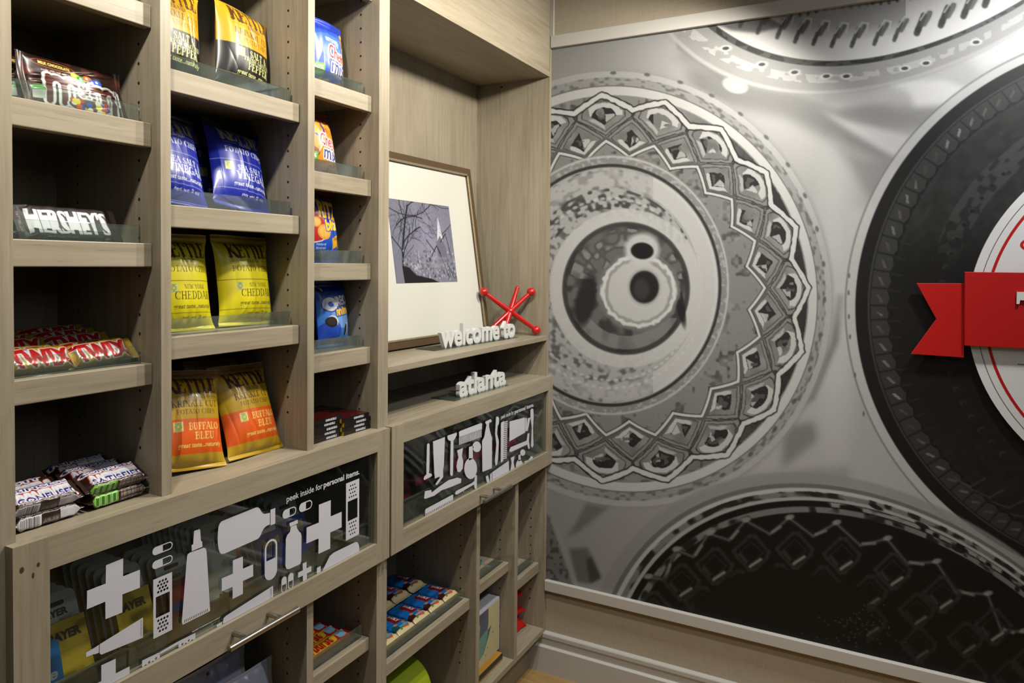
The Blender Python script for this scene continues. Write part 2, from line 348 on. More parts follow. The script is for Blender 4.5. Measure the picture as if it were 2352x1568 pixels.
# ------------------------------------------------------------------ the room
WALLX = 2.273                                          # face of the wall with the mural
BACKY = 0.290                                          # inside back of the shelving
def linen(name, rgb, d=.86):
    m = mat(name, rgb, .85, 0, .2); nt = m.node_tree; p = nt.nodes['Principled BSDF']
    tc = nt.nodes.new('ShaderNodeTexCoord'); fs = []
    for sc in ((3, 900, 40), (3, 40, 900)):
        mp = nt.nodes.new('ShaderNodeMapping'); mp.inputs['Scale'].default_value = sc; nt.links.new(tc.outputs['Object'], mp.inputs[0])
        n = nt.nodes.new('ShaderNodeTexNoise'); n.inputs['Scale'].default_value = .5; nt.links.new(mp.outputs[0], n.inputs[0]); fs.append(n)
    a = nt.nodes.new('ShaderNodeMath'); a.operation = 'ADD'; nt.links.new(fs[0].outputs[0], a.inputs[0]); nt.links.new(fs[1].outputs[0], a.inputs[1])
    r = nt.nodes.new('ShaderNodeValToRGB'); r.color_ramp.elements[0].position = .7; r.color_ramp.elements[1].position = 1.0
    r.color_ramp.elements[0].color = (*(L(*rgb) * d), 1); r.color_ramp.elements[1].color = (*L(*rgb), 1)
    h = nt.nodes.new('ShaderNodeMath'); h.operation = 'MULTIPLY'; h.inputs[1].default_value = .5
    nt.links.new(a.outputs[0], r.inputs[0]); nt.links.new(r.outputs[0], p.inputs['Base Color']); return m
LINEN = linen('linen_wallcovering', (196, 182, 160))
TRIM = mat('satin_trim_paint', (214, 210, 204), .4)
PAINT = mat('wall_paint', (205, 198, 185), .8)
FLOORM = wood('oak_floor', 'y', (196, 160, 104), (160, 124, 74), .35)
tag(MB().box(-3.2, 2.6, -4.2, .40, -.05, 0).build('floor', [FLOORM]), kind='structure')
tag(MB().box(WALLX, 2.42, -4.2, .40, 0, 2.75).build('wall_right', [LINEN]), kind='structure')
tag(MB().box(-3.2, WALLX, .31, .40, 0, 2.75).build('wall_back', [PAINT]), kind='structure')
tag(MB().box(2.2536, WALLX, -4.2, -.001, 2.189, 2.2306).build('trim_1', [TRIM], bevel=.002), kind='structure')
tag(MB().box(2.2536, WALLX, -4.2, -.001, .2896, .3261).build('trim_2', [TRIM], bevel=.002), kind='structure')
tag(MB().box(2.266, WALLX, -.0075, -.0005, 2.232, 2.75).build('trim_3', [TRIM], bevel=.001), kind='structure')
bb = MB()
prof = [(WALLX, .139), (2.2530, .139), (2.2515, .136), (2.2515, .124), (2.256, .117), (2.256, .096), (2.2475, .090), (2.2475, 0), (WALLX, 0)]
n = len(prof); y0, y1 = -4.2, .055
bb.add([(p[0], y0, p[1]) for p in prof] + [(p[0], y1, p[1]) for p in prof], [(i, (i + 1) % n, n + (i + 1) % n, n + i) for i in range(n)] + [tuple(range(n)), tuple(reversed(range(n, 2 * n)))])
tag(bb.build('baseboard_right', [TRIM]), kind='structure')

# ------------------------------------------------------------------ the two shelving units
CT = 1.0506                                            # top of the counter boards
def holes(mb, x, y, z0, z1, m, step=.032, r=.0026, sgn=-1):
    z = z0
    while z < z1:
        mb.disc((x + sgn * .0004, y, z), (sgn, 0, 0), r, m); z += step
def panel(parent, name, x0, x1, z0, z1, hz=None, y0=0.0, lit=None):
    b = MB().box(x0, x1, y0, BACKY, z0, z1, 0)
    if hz:
        holes(b, x0, .0545, hz[0], hz[1], 1); holes(b, x0, .225, hz[0], hz[1], 1)
    return b.build(name, [WV, HOLE], parent)
def shelf(parent, x0, x1, ztop, zbot, lip=True, label=None, y=.0205):
    g = .0015
    b = MB().box(x0 + g, x1 - g, y + .018, BACKY - .004, ztop - .022, ztop, 0)
    sh = b.box(x0 + g, x1 - g, y, y + .018, zbot, ztop, 0).build('shelf', [WH], parent, bevel=.0015)
    if label: sh['label'] = label
    if lip:
        lp = MB().box(x0 + .004, x1 - .011, .0365, .0405, ztop + .0002, ztop + .029).build('acrylic_lip', [ACR], sh, bevel=.0006)
        lp['label'] = 'clear acrylic lip along the front of the shelf'
    return sh
X0, D1L, D1R, D2L, D2R, S3L, S3M, S3R, XE = .5384, .7604, .779, 1.0926, 1.1116, 1.3211, 1.3401, 1.3592, 2.2547
TOP = 2.42
cab1 = tag(empty('shelving_unit', (.93, .15, 0)), 'grey-washed maple snack shelving unit with three columns above a glazed drawer', 'shelving unit')
panel(cab1, 'side_panel', .5194, X0, .135, TOP)
panel(cab1, 'side_panel', .5000, .5193, .135, TOP)
panel(cab1, 'side_panel', S3L, S3M - .0002, .135, TOP, (.26, 2.3))
panel(cab1, 'divider', D1L, D1R, CT + .0002, TOP - .02, (1.125, 2.3))
panel(cab1, 'divider', D2L, D2R, CT + .0002, TOP - .02, (1.125, 2.3))
panel(cab1, 'divider', D2L, D2R, .154, .7305, (.25, .73))
MB().box(.5000, S3M - .0002, BACKY + .0002, BACKY + .0122, .135, TOP).build('back_panel', [WV], cab1)
MB().box(X0 + .0002, S3L - .0002, 0, BACKY - .0002, CT - .019, CT).build('counter_board', [WH], cab1, bevel=.001)
MB().box(X0 + .0002, S3L - .0002, 0, BACKY - .0002, .7307, .7497).build('drawer_floor_board', [WH], cab1)
MB().box(X0 + .0002, S3L - .0002, 0, BACKY - .0002, .135, .154).build('bottom_board', [WH], cab1, bevel=.001)
MB().box(X0 + .0002, S3L - .0002, 0, BACKY - .0002, TOP - .0195, TOP).build('top_board', [WH], cab1)
MB().box(.5000, S3M - .0002, .055, .073, 0, .1348).build('toe_kick', [WH], cab1)
SHELF = {'S0': (1.8548, 1.8178), 'S1': (1.6634, 1.6239), 'S2': (1.4672, 1.4284), 'S3': (1.2698, 1.2343), 'T0': (2.085, 2.048), 'T1': (1.7618, 1.7243), 'T2': (1.5337, 1.4959),
         'T3': (1.3097, 1.2708), 'U0': (2.082, 2.045), 'U1': (1.8262, 1.7890), 'U2': (1.6317, 1.5938), 'U3': (1.4376, 1.3996), 'U4': (1.2422, 1.2035)}
for k, (zt, zb) in SHELF.items():
    x0, x1 = {'S': (X0, D1L), 'T': (D1R, D2L), 'U': (D2R, S3L)}[k[0]]
    shelf(cab1, x0, x1, zt, zb)
shelf(cab1, D2R, S3L, .551, .521)
cab2 = tag(empty('display_unit', (1.8, .15, 0)), 'grey-washed maple unit with an open display niche and small cubbies under its drawer', 'shelving unit')
panel(cab2, 'side_panel', S3M, S3R, .135, TOP, None)
b = MB().box(XE, WALLX - .0005, 0, BACKY, .135, TOP, 0); holes(b, XE, .0545, .25, .72, 1); holes(b, XE, .225, .25, .72, 1)
for z in (2.075, 1.155, 1.131): b.disc((XE - .0004, .19, z), (-1, 0, 0), .004, 1)
b.build('side_panel', [WV, HOLE], cab2)
MB().box(S3M, WALLX - .0005, BACKY + .0002, BACKY + .0122, .135, TOP).build('back_panel', [WV], cab2)
MB().box(S3R + .0002, XE - .0002, 0, BACKY - .0002, 2.0897, 2.1087).build('niche_top_board', [WH], cab2, bevel=.001)
MB().box(S3R + .0002, XE - .0002, .002, .021, 2.1090, TOP).build('fascia', [WH], cab2)
MB().box(S3R + .0002, XE - .0002, .0, BACKY - .0002, 1.1746, 1.1911).build('niche_shelf', [WH], cab2, bevel=.001)
MB().box(S3R + .0002, XE - .0002, 0, BACKY - .0002, CT - .019, CT).build('counter_board', [WH], cab2, bevel=.001)
MB().box(S3R + .0002, XE - .0002, 0, BACKY - .0002, .7307, .7497).build('drawer_floor_board', [WH], cab2)
MB().box(S3R + .0002, XE - .0002, 0, BACKY - .0002, .135, .154).build('bottom_board', [WH], cab2, bevel=.001)
MB().box(S3M, WALLX - .0005, .055, .073, 0, .1348).build('toe_kick', [WH], cab2)
LM = ((1.7828, 1.8031), (2.0267, 2.0489))
for a, b_ in LM: panel(cab2, 'divider', a, b_, .1542, .7305, (.25, .73))
shelf(cab2, S3R, LM[0][0], .452, .421)
shelf(cab2, LM[0][1], LM[1][0], .471, .441)
shelf(cab2, LM[1][1], XE, .386, .351)

# ------------------------------------------------------------------ the glazed drawers
GT, GB, DT, DB, DY = 1.0040, .7896, CT, .7419, -.0187
GY = -.0105                                            # front face of the glass
KNOT = mat('wood_knot', (74, 58, 40), .6)
def G(u, v):
    p = at(u, v, y=GY - .0004); return (p[0], p[2])
def clip(poly, zmin, xmin, xmax):
    for ax, s, lim in ((1, 1, zmin), (0, 1, xmin), (0, -1, -xmax)):
        out = []
        for i in range(len(poly)):
            p, q = poly[i - 1], poly[i]; a, b = s * p[ax] - lim, s * q[ax] - lim
            if (a < 0) != (b < 0): t = a / (a - b); out.append((p[0] + t * (q[0] - p[0]), p[1] + t * (q[1] - p[1])))
            if b >= 0: out.append(q)
        poly = out
        if not poly: break
    return poly
def capsule(x0, x1, z0, z1, fill, th=None):
    """pill outline, half of it filled; fill: l, t or b"""
    ver = (z1 - z0) > (x1 - x0); r = (x1 - x0 if ver else z1 - z0) / 2; th = th or r * .26
    def cap(x0, x1, z0, z1):
        r = (x1 - x0 if ver else z1 - z0) / 2
        if ver: return arc((x0 + x1) / 2, z1 - r, r, r, 0, 180, 12) + arc((x0 + x1) / 2, z0 + r, r, r, 180, 360, 12)
        return arc(x0 + r, (z0 + z1) / 2, r, r, 90, 270, 12) + arc(x1 - r, (z0 + z1) / 2, r, r, -90, 90, 12)
    o = cap(x0, x1, z0, z1); i = cap(x0 + th, x1 - th, z0 + th, z1 - th); xm, zm = (x0 + x1) / 2, (z0 + z1) / 2
    if fill == 'l': h = [p for p in i if p[0] > xm]; h = [(xm, h[0][1])] + h + [(xm, h[-1][1])] if False else [(xm + th * .2, z0 + th)] + [p for p in i if p[0] > xm + r * .3] + [(xm + th * .2, z1 - th)]
    elif fill == 'b': h = [(x1 - th, zm)] + [p for p in i if p[1] > zm + r * .2] + [(x0 + th, zm)]
    else: h = [(x0 + th, zm)] + [p for p in i if p[1] < zm - r * .2] + [(x1 - th, zm)]
    return [o, h]
def drawer(parent, x0, x1, gx0, gx1, hx0, hx1, hz, posts, loops, words, knots=False, label=None):
    f = MB(); f.box(x0, gx0, DY, -.0005, DB, DT, 1); f.box(gx1, x1, DY, -.0005, DB, DT, 1)
    f.box(gx0, gx1, DY, -.0005, GT, DT, 0); f.box(gx0, gx1, DY, -.0005, DB, GB, 0)
    if knots:
        for u, v, r, r2 in ((50, 1309, .0028, .0042), (76, 1321, .0016, .004), (88, 1296, .0022, .003)):
            p = at(u, v, y=DY); f.disc((p[0], DY - .0003, p[2]), (0, -1, 0), r2, 2, 14, r)
    dr = f.build('drawer', [WH, WV, KNOT], parent)
    if label: dr['label'] = label
    MB().box(gx0 + .0003, gx1 - .0003, GY, GY + .004, GB + .0003, GT - .0003).build('glass_pane', [GLASS], dr)
    Mx = Matrix(((1, 0, 0, 0), (0, 0, 1, GY - .0004), (0, 1, 0, 0), (0, 0, 0, 1)))
    d = MB()
    for grp in loops:
        g2 = [clip(lp, GB + .0006, gx0 + .0006, gx1 - .0006) for lp in grp]; g2 = [lp for lp in g2 if len(lp) > 2]
        if g2: d.sheet(g2, Mx)
    d.build('white_decal', [VINYL], dr)['label'] = 'white vinyl silhouettes of care items on the glass'
    t = MB()
    for s, p0, wd, h, bd in words:
        t.text(s, Matrix(((1, 0, 0, p0[0]), (0, 0, 1, GY - .0004), (0, 1, 0, p0[1]), (0, 0, 0, 1))), h, 0, bold=bd, width=wd)
    t.build('lettering', [VINYL], dr)
    h = MB().tube((hx0, -.0555, hz), (hx1, -.0555, hz), .0058, 20)
    for px in posts: h.tube((px, -.0187, hz), (px, -.0555, hz), .0046, 14)
    h.build('bar_handle', [CHROME], dr)
    bx = MB().box(x0 + .03, x0 + .042, .004, .27, .752, .93, 0).box(x1 - .042, x1 - .03, .004, .27, .752, .93, 0)
    bx.box(x0 + .042, x1 - .042, .258, .27, .752, .93, 0).box(x0 + .042, x1 - .042, .0, .258, .752, .758, 0)
    bx.build('drawer_box', [WD], dr)
    return dr
c1 = lambda x, y: G(100 + x / 7.84, 1200 + y / 7.84)
c2 = lambda x, y: G(100 + x / 7.84, 1368 + y / 7.84)
c3 = lambda x, y: G(380 + x / 7.84, 1150 + y / 7.84)
c4 = lambda x, y: G(580 + x / 7.84, 1060 + y / 7.84)
c5 = lambda x, y: G(380 + x / 7.84, 1300 + y / 7.84)
c8 = lambda x, y: G(600 + x / 3.2667, 1088 + y / 3.2667)
c6 = lambda x, y: G(920 + x / 4.9, 890 + y / 4.9)
P = lambda f, *q: [f(*p) for p in q]
def pill(f, l, r, t, b, fill): return capsule(f(*l)[0], f(*r)[0], f(*b)[1], f(*t)[1], fill)
def plus(x0, x1, x2, x3, z0, z1, z2, z3): return [[(x1, z0), (x2, z0), (x2, z1), (x3, z1), (x3, z2), (x2, z2), (x2, z3), (x1, z3), (x1, z2), (x0, z2), (x0, z1), (x1, z1)]]
def plus_px(f, l, r, t, b, ul, lr):                    # outer points and the inner corners upper left and lower right of the crossing
    return plus(f(*l)[0], f(*ul)[0], f(*lr)[0], f(*r)[0], f(*b)[1], f(*lr)[1], f(*ul)[1], f(*t)[1])
def dots(x0, x1, z0, z1, rows):
    o = []; n = len(rows); dz = (z1 - z0) / n; dx = (x1 - x0) / 4.6; xm = (x0 + x1) / 2
    for i, k in enumerate(rows):
        for j in range(k): o.append(arc(xm + (j - (k - 1) / 2) * dx, z1 - (i + .5) * dz, .0021, .0021, 0, 330, 11))
    return o
def plaster(x0, x1, z0, z1, h0, h1):
    o = [(x0, z0), (x1, z0), (x1, z1), (x0, z1)]; m = (x1 - x0) * .13
    return [o, [(x0 + m, h0), (x1 - m, h0), (x1 - m, h1), (x0 + m, h1)]] + dots(x0 + m, x1 - m, h1 + .004, z1 - .005, (3, 4, 3, 4)) + dots(x0 + m, x1 - m, z0 + .005, h0 - .003, (4, 3, 4, 3))
loops = [
 [P(c1, (1125, 765), (1435, 640), (1432, 965), (1735, 845), (1735, 1170), (1420, 1290), (1420, 1617), (1115, 1737), (1112, 1420), (780, 1560), (785, 1225), (1120, 1095))],
 pill(c1, (1960, 520), (2325, 385), (2010, 440), (2010, 587), 'l'), pill(c1, (1958, 768), (2325, 632), (2010, 688), (2010, 836), 'l'),
 plaster(c1(1975, 1020)[0], c1(2315, 885)[0], c2(1955, 790)[1], c1(2315, 885)[1], c2(2000, 415)[1], c1(2010, 1350)[1]),
 [P(c3, (515, 545), (540, 530), (605, 512), (625, 515), (640, 725), (660, 725), (668, 825), (475, 905), (470, 795), (500, 780))],
 [P(c3, (388, 1010), (400, 960), (440, 930), (690, 842), (725, 855), (742, 920), (800, 1906), (805, 1981), (310, 2231), (295, 2176))] +
 [P(c5, (340 + 31.5 * i, 968 - 15.3 * i), (352 + 31.5 * i, 962 - 15.3 * i), (352 + 31.5 * i, 1012 - 15.3 * i), (340 + 31.5 * i, 1018 - 15.3 * i)) for i in range(14)],
 [P(c3, (940, 690), (945, 560), (955, 470), (975, 410), (1005, 372), (1045, 352), (1630, 117), (1660, 115), (1690, 130), (1712, 165), (1735, 205), (1765, 230), (1800, 233), (1882, 213), (1882, 420), (1820, 450), (1775, 490), (1740, 550), (1715, 620), (1680, 670), (1640, 695), (1060, 950), (1010, 955), (980, 930), (960, 870), (945, 780))],
 [P(c3, (1892, 160), (1978, 126), (1978, 408), (1895, 440))],
 [P(c3, (1215, 1070), (1395, 1000), (1395, 1220), (1580, 1140), (1580, 1355), (1395, 1440), (1395, 1671), (1210, 1766), (1210, 1546), (1015, 1626), (1015, 1395), (1215, 1310))],
 pill(c3, (1788, 900), (2013, 900), (1905, 688), (1870, 1432), 'b'),
 pill(c4, (540, 960), (788, 860), (690, 825), (640, 1005), 'l'), pill(c4, (840, 838), (1075, 740), (985, 705), (940, 885), 'l'),
 [P(c4, (665, 1105), (815, 1045), (815, 1110), (675, 1172))],
 [P(G, (668, 1209.5), (681, 1204.5), (682, 1212), (686, 1219), (691, 1224), (692.5, 1231), (692, 1288), (689.5, 1295), (664, 1306.5), (658, 1306), (655.6, 1299), (656.5, 1238), (659.5, 1229), (666, 1221))],
 [P(c4, (1195, 775), (1410, 690), (1408, 985), (1605, 900), (1605, 1180), (1400, 1275), (1400, 1562), (1187, 1660), (1190, 1380), (970, 1475), (975, 1185), (1195, 1095))],
 plaster(c4(1685, 395)[0], c4(1922, 300)[0], c4(1690, 1420)[1], c4(1922, 300)[1], c4(1715, 1075)[1], c4(1720, 720)[1]),
 [P(c8, (452, 750), (465, 715), (495, 655), (515, 615), (545, 590), (705, 512), (722, 512), (734, 535), (736, 590), (455, 800))], [P(c8, (418, 705), (446, 690), (446, 770), (416, 790))],
 [P(c8, (312, 672), (340, 659), (340, 708), (376, 691), (376, 731), (343, 747), (343, 796), (313, 811), (313, 762), (277, 779), (277, 740), (312, 723))],
 pill(c8, (152, 828), (191, 828), (174, 770), (170, 890), 't'), pill(c8, (202, 800), (242, 800), (224, 743), (220, 862), 't'),
 [P(c2, (1012, 870), (1790, 388), (1790, 750), (1045, 1057), (1018, 1045), (1008, 1010))] + [P(c2, (1746, 440 + 28 * i), (1770, 428 + 28 * i), (1770, 440 + 28 * i), (1746, 452 + 28 * i)) for i in range(11)],
 [P(c2, (765, 1022), (915, 935), (1000, 880), (996, 1022), (922, 1053), (912, 1046), (770, 1103))],
 [P(c5, (1036, 1120), (1036, 990), (1050, 930), (1100, 885), (1938, 350), (1940, 640), (1036, 1200))] + [P(c5, (1886, 410 + 25 * i), (1914, 396 + 25 * i), (1914, 406 + 25 * i), (1886, 420 + 25 * i)) for i in range(8)],
 [P(c5, (745, 1205), (925, 1105), (925, 1055), (1018, 1000), (1020, 1140), (745, 1300))],
 [P(c2, (1040, 1250), (1300, 1130), (1300, 1395), (1550, 1268), (1550, 1530), (1295, 1655), (1295, 1900), (1040, 2000), (1040, 1790), (760, 1900), (760, 1670), (1040, 1535))],
 [P(c2, (1775, 1400), (1775, 1165), (2095, 1012), (2095, 1300))] + [arc(*c2(x, y), .0021, .0021, 0, 330, 11) for x, y in ((1835, 1258), (1902, 1192), (1962, 1192), (2026, 1122), (2026, 1190), (1902, 1258))],
 [P(c2, (2090, 1014), (2090, 1056)) + P(c5, (238, 1400), (238, 1347))],
 [P(c5, (236, 1348), (540, 1198), (540, 1420), (236, 1560))] + [arc(*c5(x, y), .0021, .0021, 0, 330, 11) for x, y in ((305, 1400), (365, 1400), (420, 1335), (480, 1340), (305, 1462), (420, 1400))],
]
p0 = c4(615, 728); p1 = c4(1925, 238); pm = c4(1262, 500)
drawer(cab1, .5247, 1.3438, .5724, 1.2982, .848, 1.0115, .7680, (.8895, .9705), loops,
       [('peek inside for', p0, pm[0] - p0[0], .0125, .012), ('personal items.', (c4(1280, 490)[0], p0[1]), p1[0] - c4(1280, 490)[0], .0125, .028)], True,
       'wide glazed drawer front with white first aid silhouettes')
comb = lambda f, n, a, b, c, d: [P(f, *[(a[0] + (b[0] - a[0]) * t + (c[0] - a[0]) * s, a[1] + (b[1] - a[1]) * t + (c[1] - a[1]) * s) for t, s in ((i / n, 0), ((i + .62) / n, 0), ((i + .62) / n, 1), (i / n, 1))]) for i in range(n)]
ell = lambda f, cx, cy, rx, ry, n=22: [P(f, *[(cx + rx * math.cos(2 * PI * i / n), cy + ry * math.sin(2 * PI * i / n)) for i in range(n)])]
loops2 = [
 [P(c6, (298, 640), (312, 624), (327, 636), (325, 880), (320, 962), (345, 965), (356, 985), (345, 1000), (268, 1040), (260, 1025), (268, 1000), (292, 975), (292, 880))],
 [P(c6, (365, 605), (500, 555), (488, 870), (478, 930), (480, 1005), (408, 1098), (393, 1085), (440, 1015), (440, 1000), (388, 1022), (380, 960))],
 [P(c6, (528, 540), (632, 505), (632, 535), (612, 575), (596, 595), (592, 900), (588, 985), (572, 995), (558, 975), (560, 800), (565, 600), (540, 590), (528, 568))],
 [P(c6, (658, 500), (668, 488), (905, 398), (918, 405), (916, 470), (660, 560))], *[[q] for q in comb(c6, 17, (660, 555), (916, 465), (660, 645), (916, 550))],
 [P(c6, (637, 705), (703, 678), (690, 770), (706, 830), (700, 910), (670, 950), (642, 945), (630, 890), (638, 830), (652, 785))],
 ell(c6, 789, 910, 72, 118), [P(c6, (770, 690), (772, 668), (815, 652), (822, 670), (812, 695), (815, 800), (768, 820))], ell(c6, 858, 665, 48, 60),
 [P(c6, (955, 382), (990, 365), (1015, 353), (1027, 375), (1018, 392), (1003, 388), (995, 410), (998, 450), (1012, 510), (1030, 565), (1028, 905), (922, 948), (918, 600), (942, 555), (960, 455), (968, 415), (955, 400))],
 [P(c6, (1075, 335), (1090, 322), (1108, 338), (1108, 400), (1092, 435), (1086, 520), (1106, 600), (1098, 800), (1085, 870), (1070, 878), (1062, 820), (1078, 640), (1066, 520), (1070, 420))],
 [P(c6, (1130, 400), (1138, 388), (1168, 375), (1155, 825), (1128, 842))], *[[q] for q in comb(c6, 20, (1165, 385), (1155, 815), (1205, 372), (1196, 800))],
 [P(c6, (1228, 380), (1400, 335), (1402, 505), (1225, 605))], [P(c6, (1404, 345), (1422, 338), (1422, 480), (1404, 495))], [P(c6, (1432, 345), (1462, 335), (1432, 485), (1418, 490))],
 [P(c6, (1463, 250), (1478, 235), (1494, 240), (1498, 330), (1490, 460), (1496, 650), (1482, 677), (1468, 655), (1478, 450), (1463, 340))],
 [P(c6, (1225, 700), (1240, 670), (1420, 595), (1430, 520), (1450, 510), (1445, 600), (1455, 680), (1440, 692), (1425, 640), (1240, 725), (1225, 715))],
 [P(c6, (265, 1245), (275, 1165), (345, 1150), (350, 1180), (440, 1110), (540, 1040), (640, 1012), (685, 1025), (680, 1070), (560, 1120), (460, 1155), (380, 1215), (280, 1250))],
 [P(c6, (612, 1185), (630, 1160), (800, 1075), (830, 1050), (840, 985), (860, 985), (858, 1145), (840, 1140), (825, 1090), (790, 1110), (640, 1200), (620, 1203))],
 [P(c6, (275, 1390), (282, 1365), (585, 1203), (593, 1208), (592, 1260), (278, 1425))], *[[q] for q in comb(c6, 17, (280, 1420), (592, 1255), (278, 1500), (590, 1330))],
 [P(c6, (958, 1000), (985, 985), (1005, 1070), (980, 1095))], [P(c6, (1008, 975), (1028, 955), (1028, 1070), (1008, 1080))], [P(c6, (1033, 950), (1218, 822), (1222, 960), (1033, 1080))],
 [P(c6, (1240, 790), (1282, 768), (1272, 840), (1285, 910), (1235, 950), (1250, 845))], ell(c6, 1338, 880, 40, 70), [P(c6, (1328, 760), (1350, 750), (1352, 820), (1326, 830))], ell(c6, 1375, 730, 28, 36),
 [P(c6, (1395, 830), (1440, 815), (1468, 770), (1490, 775), (1488, 815), (1400, 870))],
]
p0 = c6(1132, 352); p1 = c6(1500, 205); pm = c6(1275, 295)
dr2 = drawer(cab2, 1.3516, 2.2828, 1.3984, 2.2340, 1.728, 1.893, .7680, (1.770, 1.849), loops2,
       [('peek inside for', p0, pm[0] - p0[0], .0125, .012), ('personal items.', (c6(1284, 291)[0], p0[1]), p1[0] - c6(1284, 291)[0], .0125, .028)], False,
       'wide glazed drawer front with white grooming silhouettes')
# ------------------------------------------------------------------ the printed mural: jar lids photographed in grey
class Print:
    """grey print painted on a canvas laid out like the photograph of the wall (u0.. x v0..), later read off at the wall's own points"""
    def __init__(s, u0, u1, v0, v1, k=1.0):
        s.u0, s.v0, s.k = u0, v0, k; s.W, s.H = int((u1 - u0) * k), int((v1 - v0) * k)
        s.U, s.V = np.meshgrid(u0 + (np.arange(s.W) + .5) / k, v0 + (np.arange(s.H) + .5) / k); s.U = s.U.astype(np.float32); s.V = s.V.astype(np.float32)
        s.g = np.full((s.H, s.W), 168.0, np.float32)
    def mix(s, val, a): s.g += (val - s.g) * np.clip(a, 0, 1)
    def rho(s, e):
        cx, cy, rx, ry, rot = e; c, n = math.cos(rot), math.sin(rot); x, y = s.U - cx, s.V - cy
        p, q = (x * c + y * n) / rx, (-x * n + y * c) / ry; return np.sqrt(p * p + q * q)
    def band(s, r, a, b, val, soft=.004, op=1.0): s.mix(val, op * np.clip((r - a) / soft + .5, 0, 1) * np.clip((b - r) / soft + .5, 0, 1))
    def spot(s, u, v, ru, rv, val, rot=0, soft=.25, op=1.0):
        R_ = max(ru, rv) * 1.4; j0, j1 = int(max(0, (u - R_ - s.u0) * s.k)), int(min(s.W, (u + R_ - s.u0) * s.k)); i0, i1 = int(max(0, (v - R_ - s.v0) * s.k)), int(min(s.H, (v + R_ - s.v0) * s.k))
        if i1 <= i0 or j1 <= j0: return
        c, n = math.cos(rot), math.sin(rot); x, y = s.U[i0:i1, j0:j1] - u, s.V[i0:i1, j0:j1] - v
        q = np.sqrt(((x * c + y * n) / ru) ** 2 + ((-x * n + y * c) / rv) ** 2); s.g[i0:i1, j0:j1] += (val - s.g[i0:i1, j0:j1]) * op * np.clip((1 - q) / soft + .5, 0, 1)
    def stroke(s, pts, wd, val, op=1.0, soft=1.2):
        for (xa, ya), (xb, yb) in zip(pts[:-1], pts[1:]):
            m = wd + soft + 2; j0, j1 = int(max(0, (min(xa, xb) - m - s.u0) * s.k)), int(min(s.W, (max(xa, xb) + m - s.u0) * s.k)); i0, i1 = int(max(0, (min(ya, yb) - m - s.v0) * s.k)), int(min(s.H, (max(ya, yb) + m - s.v0) * s.k))
            if i1 <= i0 or j1 <= j0: continue
            x, y = s.U[i0:i1, j0:j1], s.V[i0:i1, j0:j1]; dx, dy = xb - xa, yb - ya; t = np.clip(((x - xa) * dx + (y - ya) * dy) / (dx * dx + dy * dy + 1e-6), 0, 1)
            d = np.hypot(x - xa - t * dx, y - ya - t * dy); s.g[i0:i1, j0:j1] += (val - s.g[i0:i1, j0:j1]) * op * np.clip((wd / 2 - d) / soft + .5, 0, 1)
    def poly(s, pts, val, blur=0, op=1.0):
        m = np.zeros(s.g.shape, bool); n = len(pts)
        for i in range(n):
            (xa, ya), (xb, yb) = pts[i], pts[(i + 1) % n]
            if ya != yb: m ^= ((ya > s.V) != (yb > s.V)) & (s.U < (xb - xa) * (s.V - ya) / (yb - ya) + xa)
        a = m.astype(np.float32)
        for _ in range(2):
            if blur:
                for ax in (0, 1):
                    c = np.cumsum(np.pad(a, [(blur + 1, blur) if i == ax else (0, 0) for i in (0, 1)], mode='edge'), ax)
                    a = (np.take(c, range(2 * blur + 1, c.shape[ax]), ax) - np.take(c, range(0, c.shape[ax] - 2 * blur - 1), ax)) / (2 * blur + 1)
        s.mix(val, a * op)
def vnoise(x, y, seed):
    """smooth value noise"""
    rs = np.random.RandomState(seed); T = rs.rand(64, 64).astype(np.float32); xi, yi = np.floor(x).astype(int), np.floor(y).astype(int); fx, fy = x - xi, y - yi
    fx, fy = fx * fx * (3 - 2 * fx), fy * fy * (3 - 2 * fy); g = lambda a, b: T[b % 64, a % 64]
    return (g(xi, yi) * (1 - fx) + g(xi + 1, yi) * fx) * (1 - fy) + (g(xi, yi + 1) * (1 - fx) + g(xi + 1, yi + 1) * fx) * fy
m_ = Print(1244, 2400, -10, 1610, 1.0)
U, V = m_.U, m_.V
# table between the lids: soft folds of light and grey
m_.g[:] = 160 + 12 * np.sin(U / 260) + 6 * np.cos(V / 210)
k1 = lambda *q: [(1230 + x / 3.2667, y / 3.2667) for x, y in q]; k4 = lambda *q: [(1632 + x / 3.2667, y / 3.2667) for x, y in q]; k3 = lambda *q: [(1230 + x / 3.2667, 960 + y / 3.2667) for x, y in q]
k5 = lambda *q: [(1632 + x / 3.2667, 480 + y / 3.2667) for x, y in q]
m_.poly(k4((-200, 500), (260, 520), (900, 820), (1500, 1020), (1420, 1260), (1000, 1100), (560, 880), (-100, 740)), 118, 14, .9)
m_.poly(k4((0, 300), (300, 520), (700, 700), (1400, 800), (1800, 800), (1700, 980), (1200, 950), (700, 800), (200, 640), (-300, 430)), 128, 12, .8)
m_.poly(k4((820, 820), (1010, 900), (1500, 1010), (1560, 1100), (1400, 1200), (1040, 980)), 190, 7)
m_.poly(k4((900, 1050), (1120, 1180), (1380, 1190), (1340, 1330), (1240, 1560), (1080, 1300)), 132, 12, .9)
m_.poly(k4((1200, 580), (1500, 600), (1750, 600), (1920, 660), (1780, 780), (1530, 800), (1500, 700)), 206, 7)
m_.poly(k4((560, 660), (900, 760), (1350, 690), (1500, 640), (1300, 760), (950, 820)), 180, 8, .8)
m_.poly(k4((1900, 400), (2352, 60), (2352, 420), (2050, 560)), 196, 14)
m_.poly(k1((1050, 250), (1150, 240), (1530, 500), (1420, 620), (1060, 360)), 112, 3, .85)
m_.spot(1230 + 1500 / 3.27, 640 / 3.27, 30, 18, 176, .3)
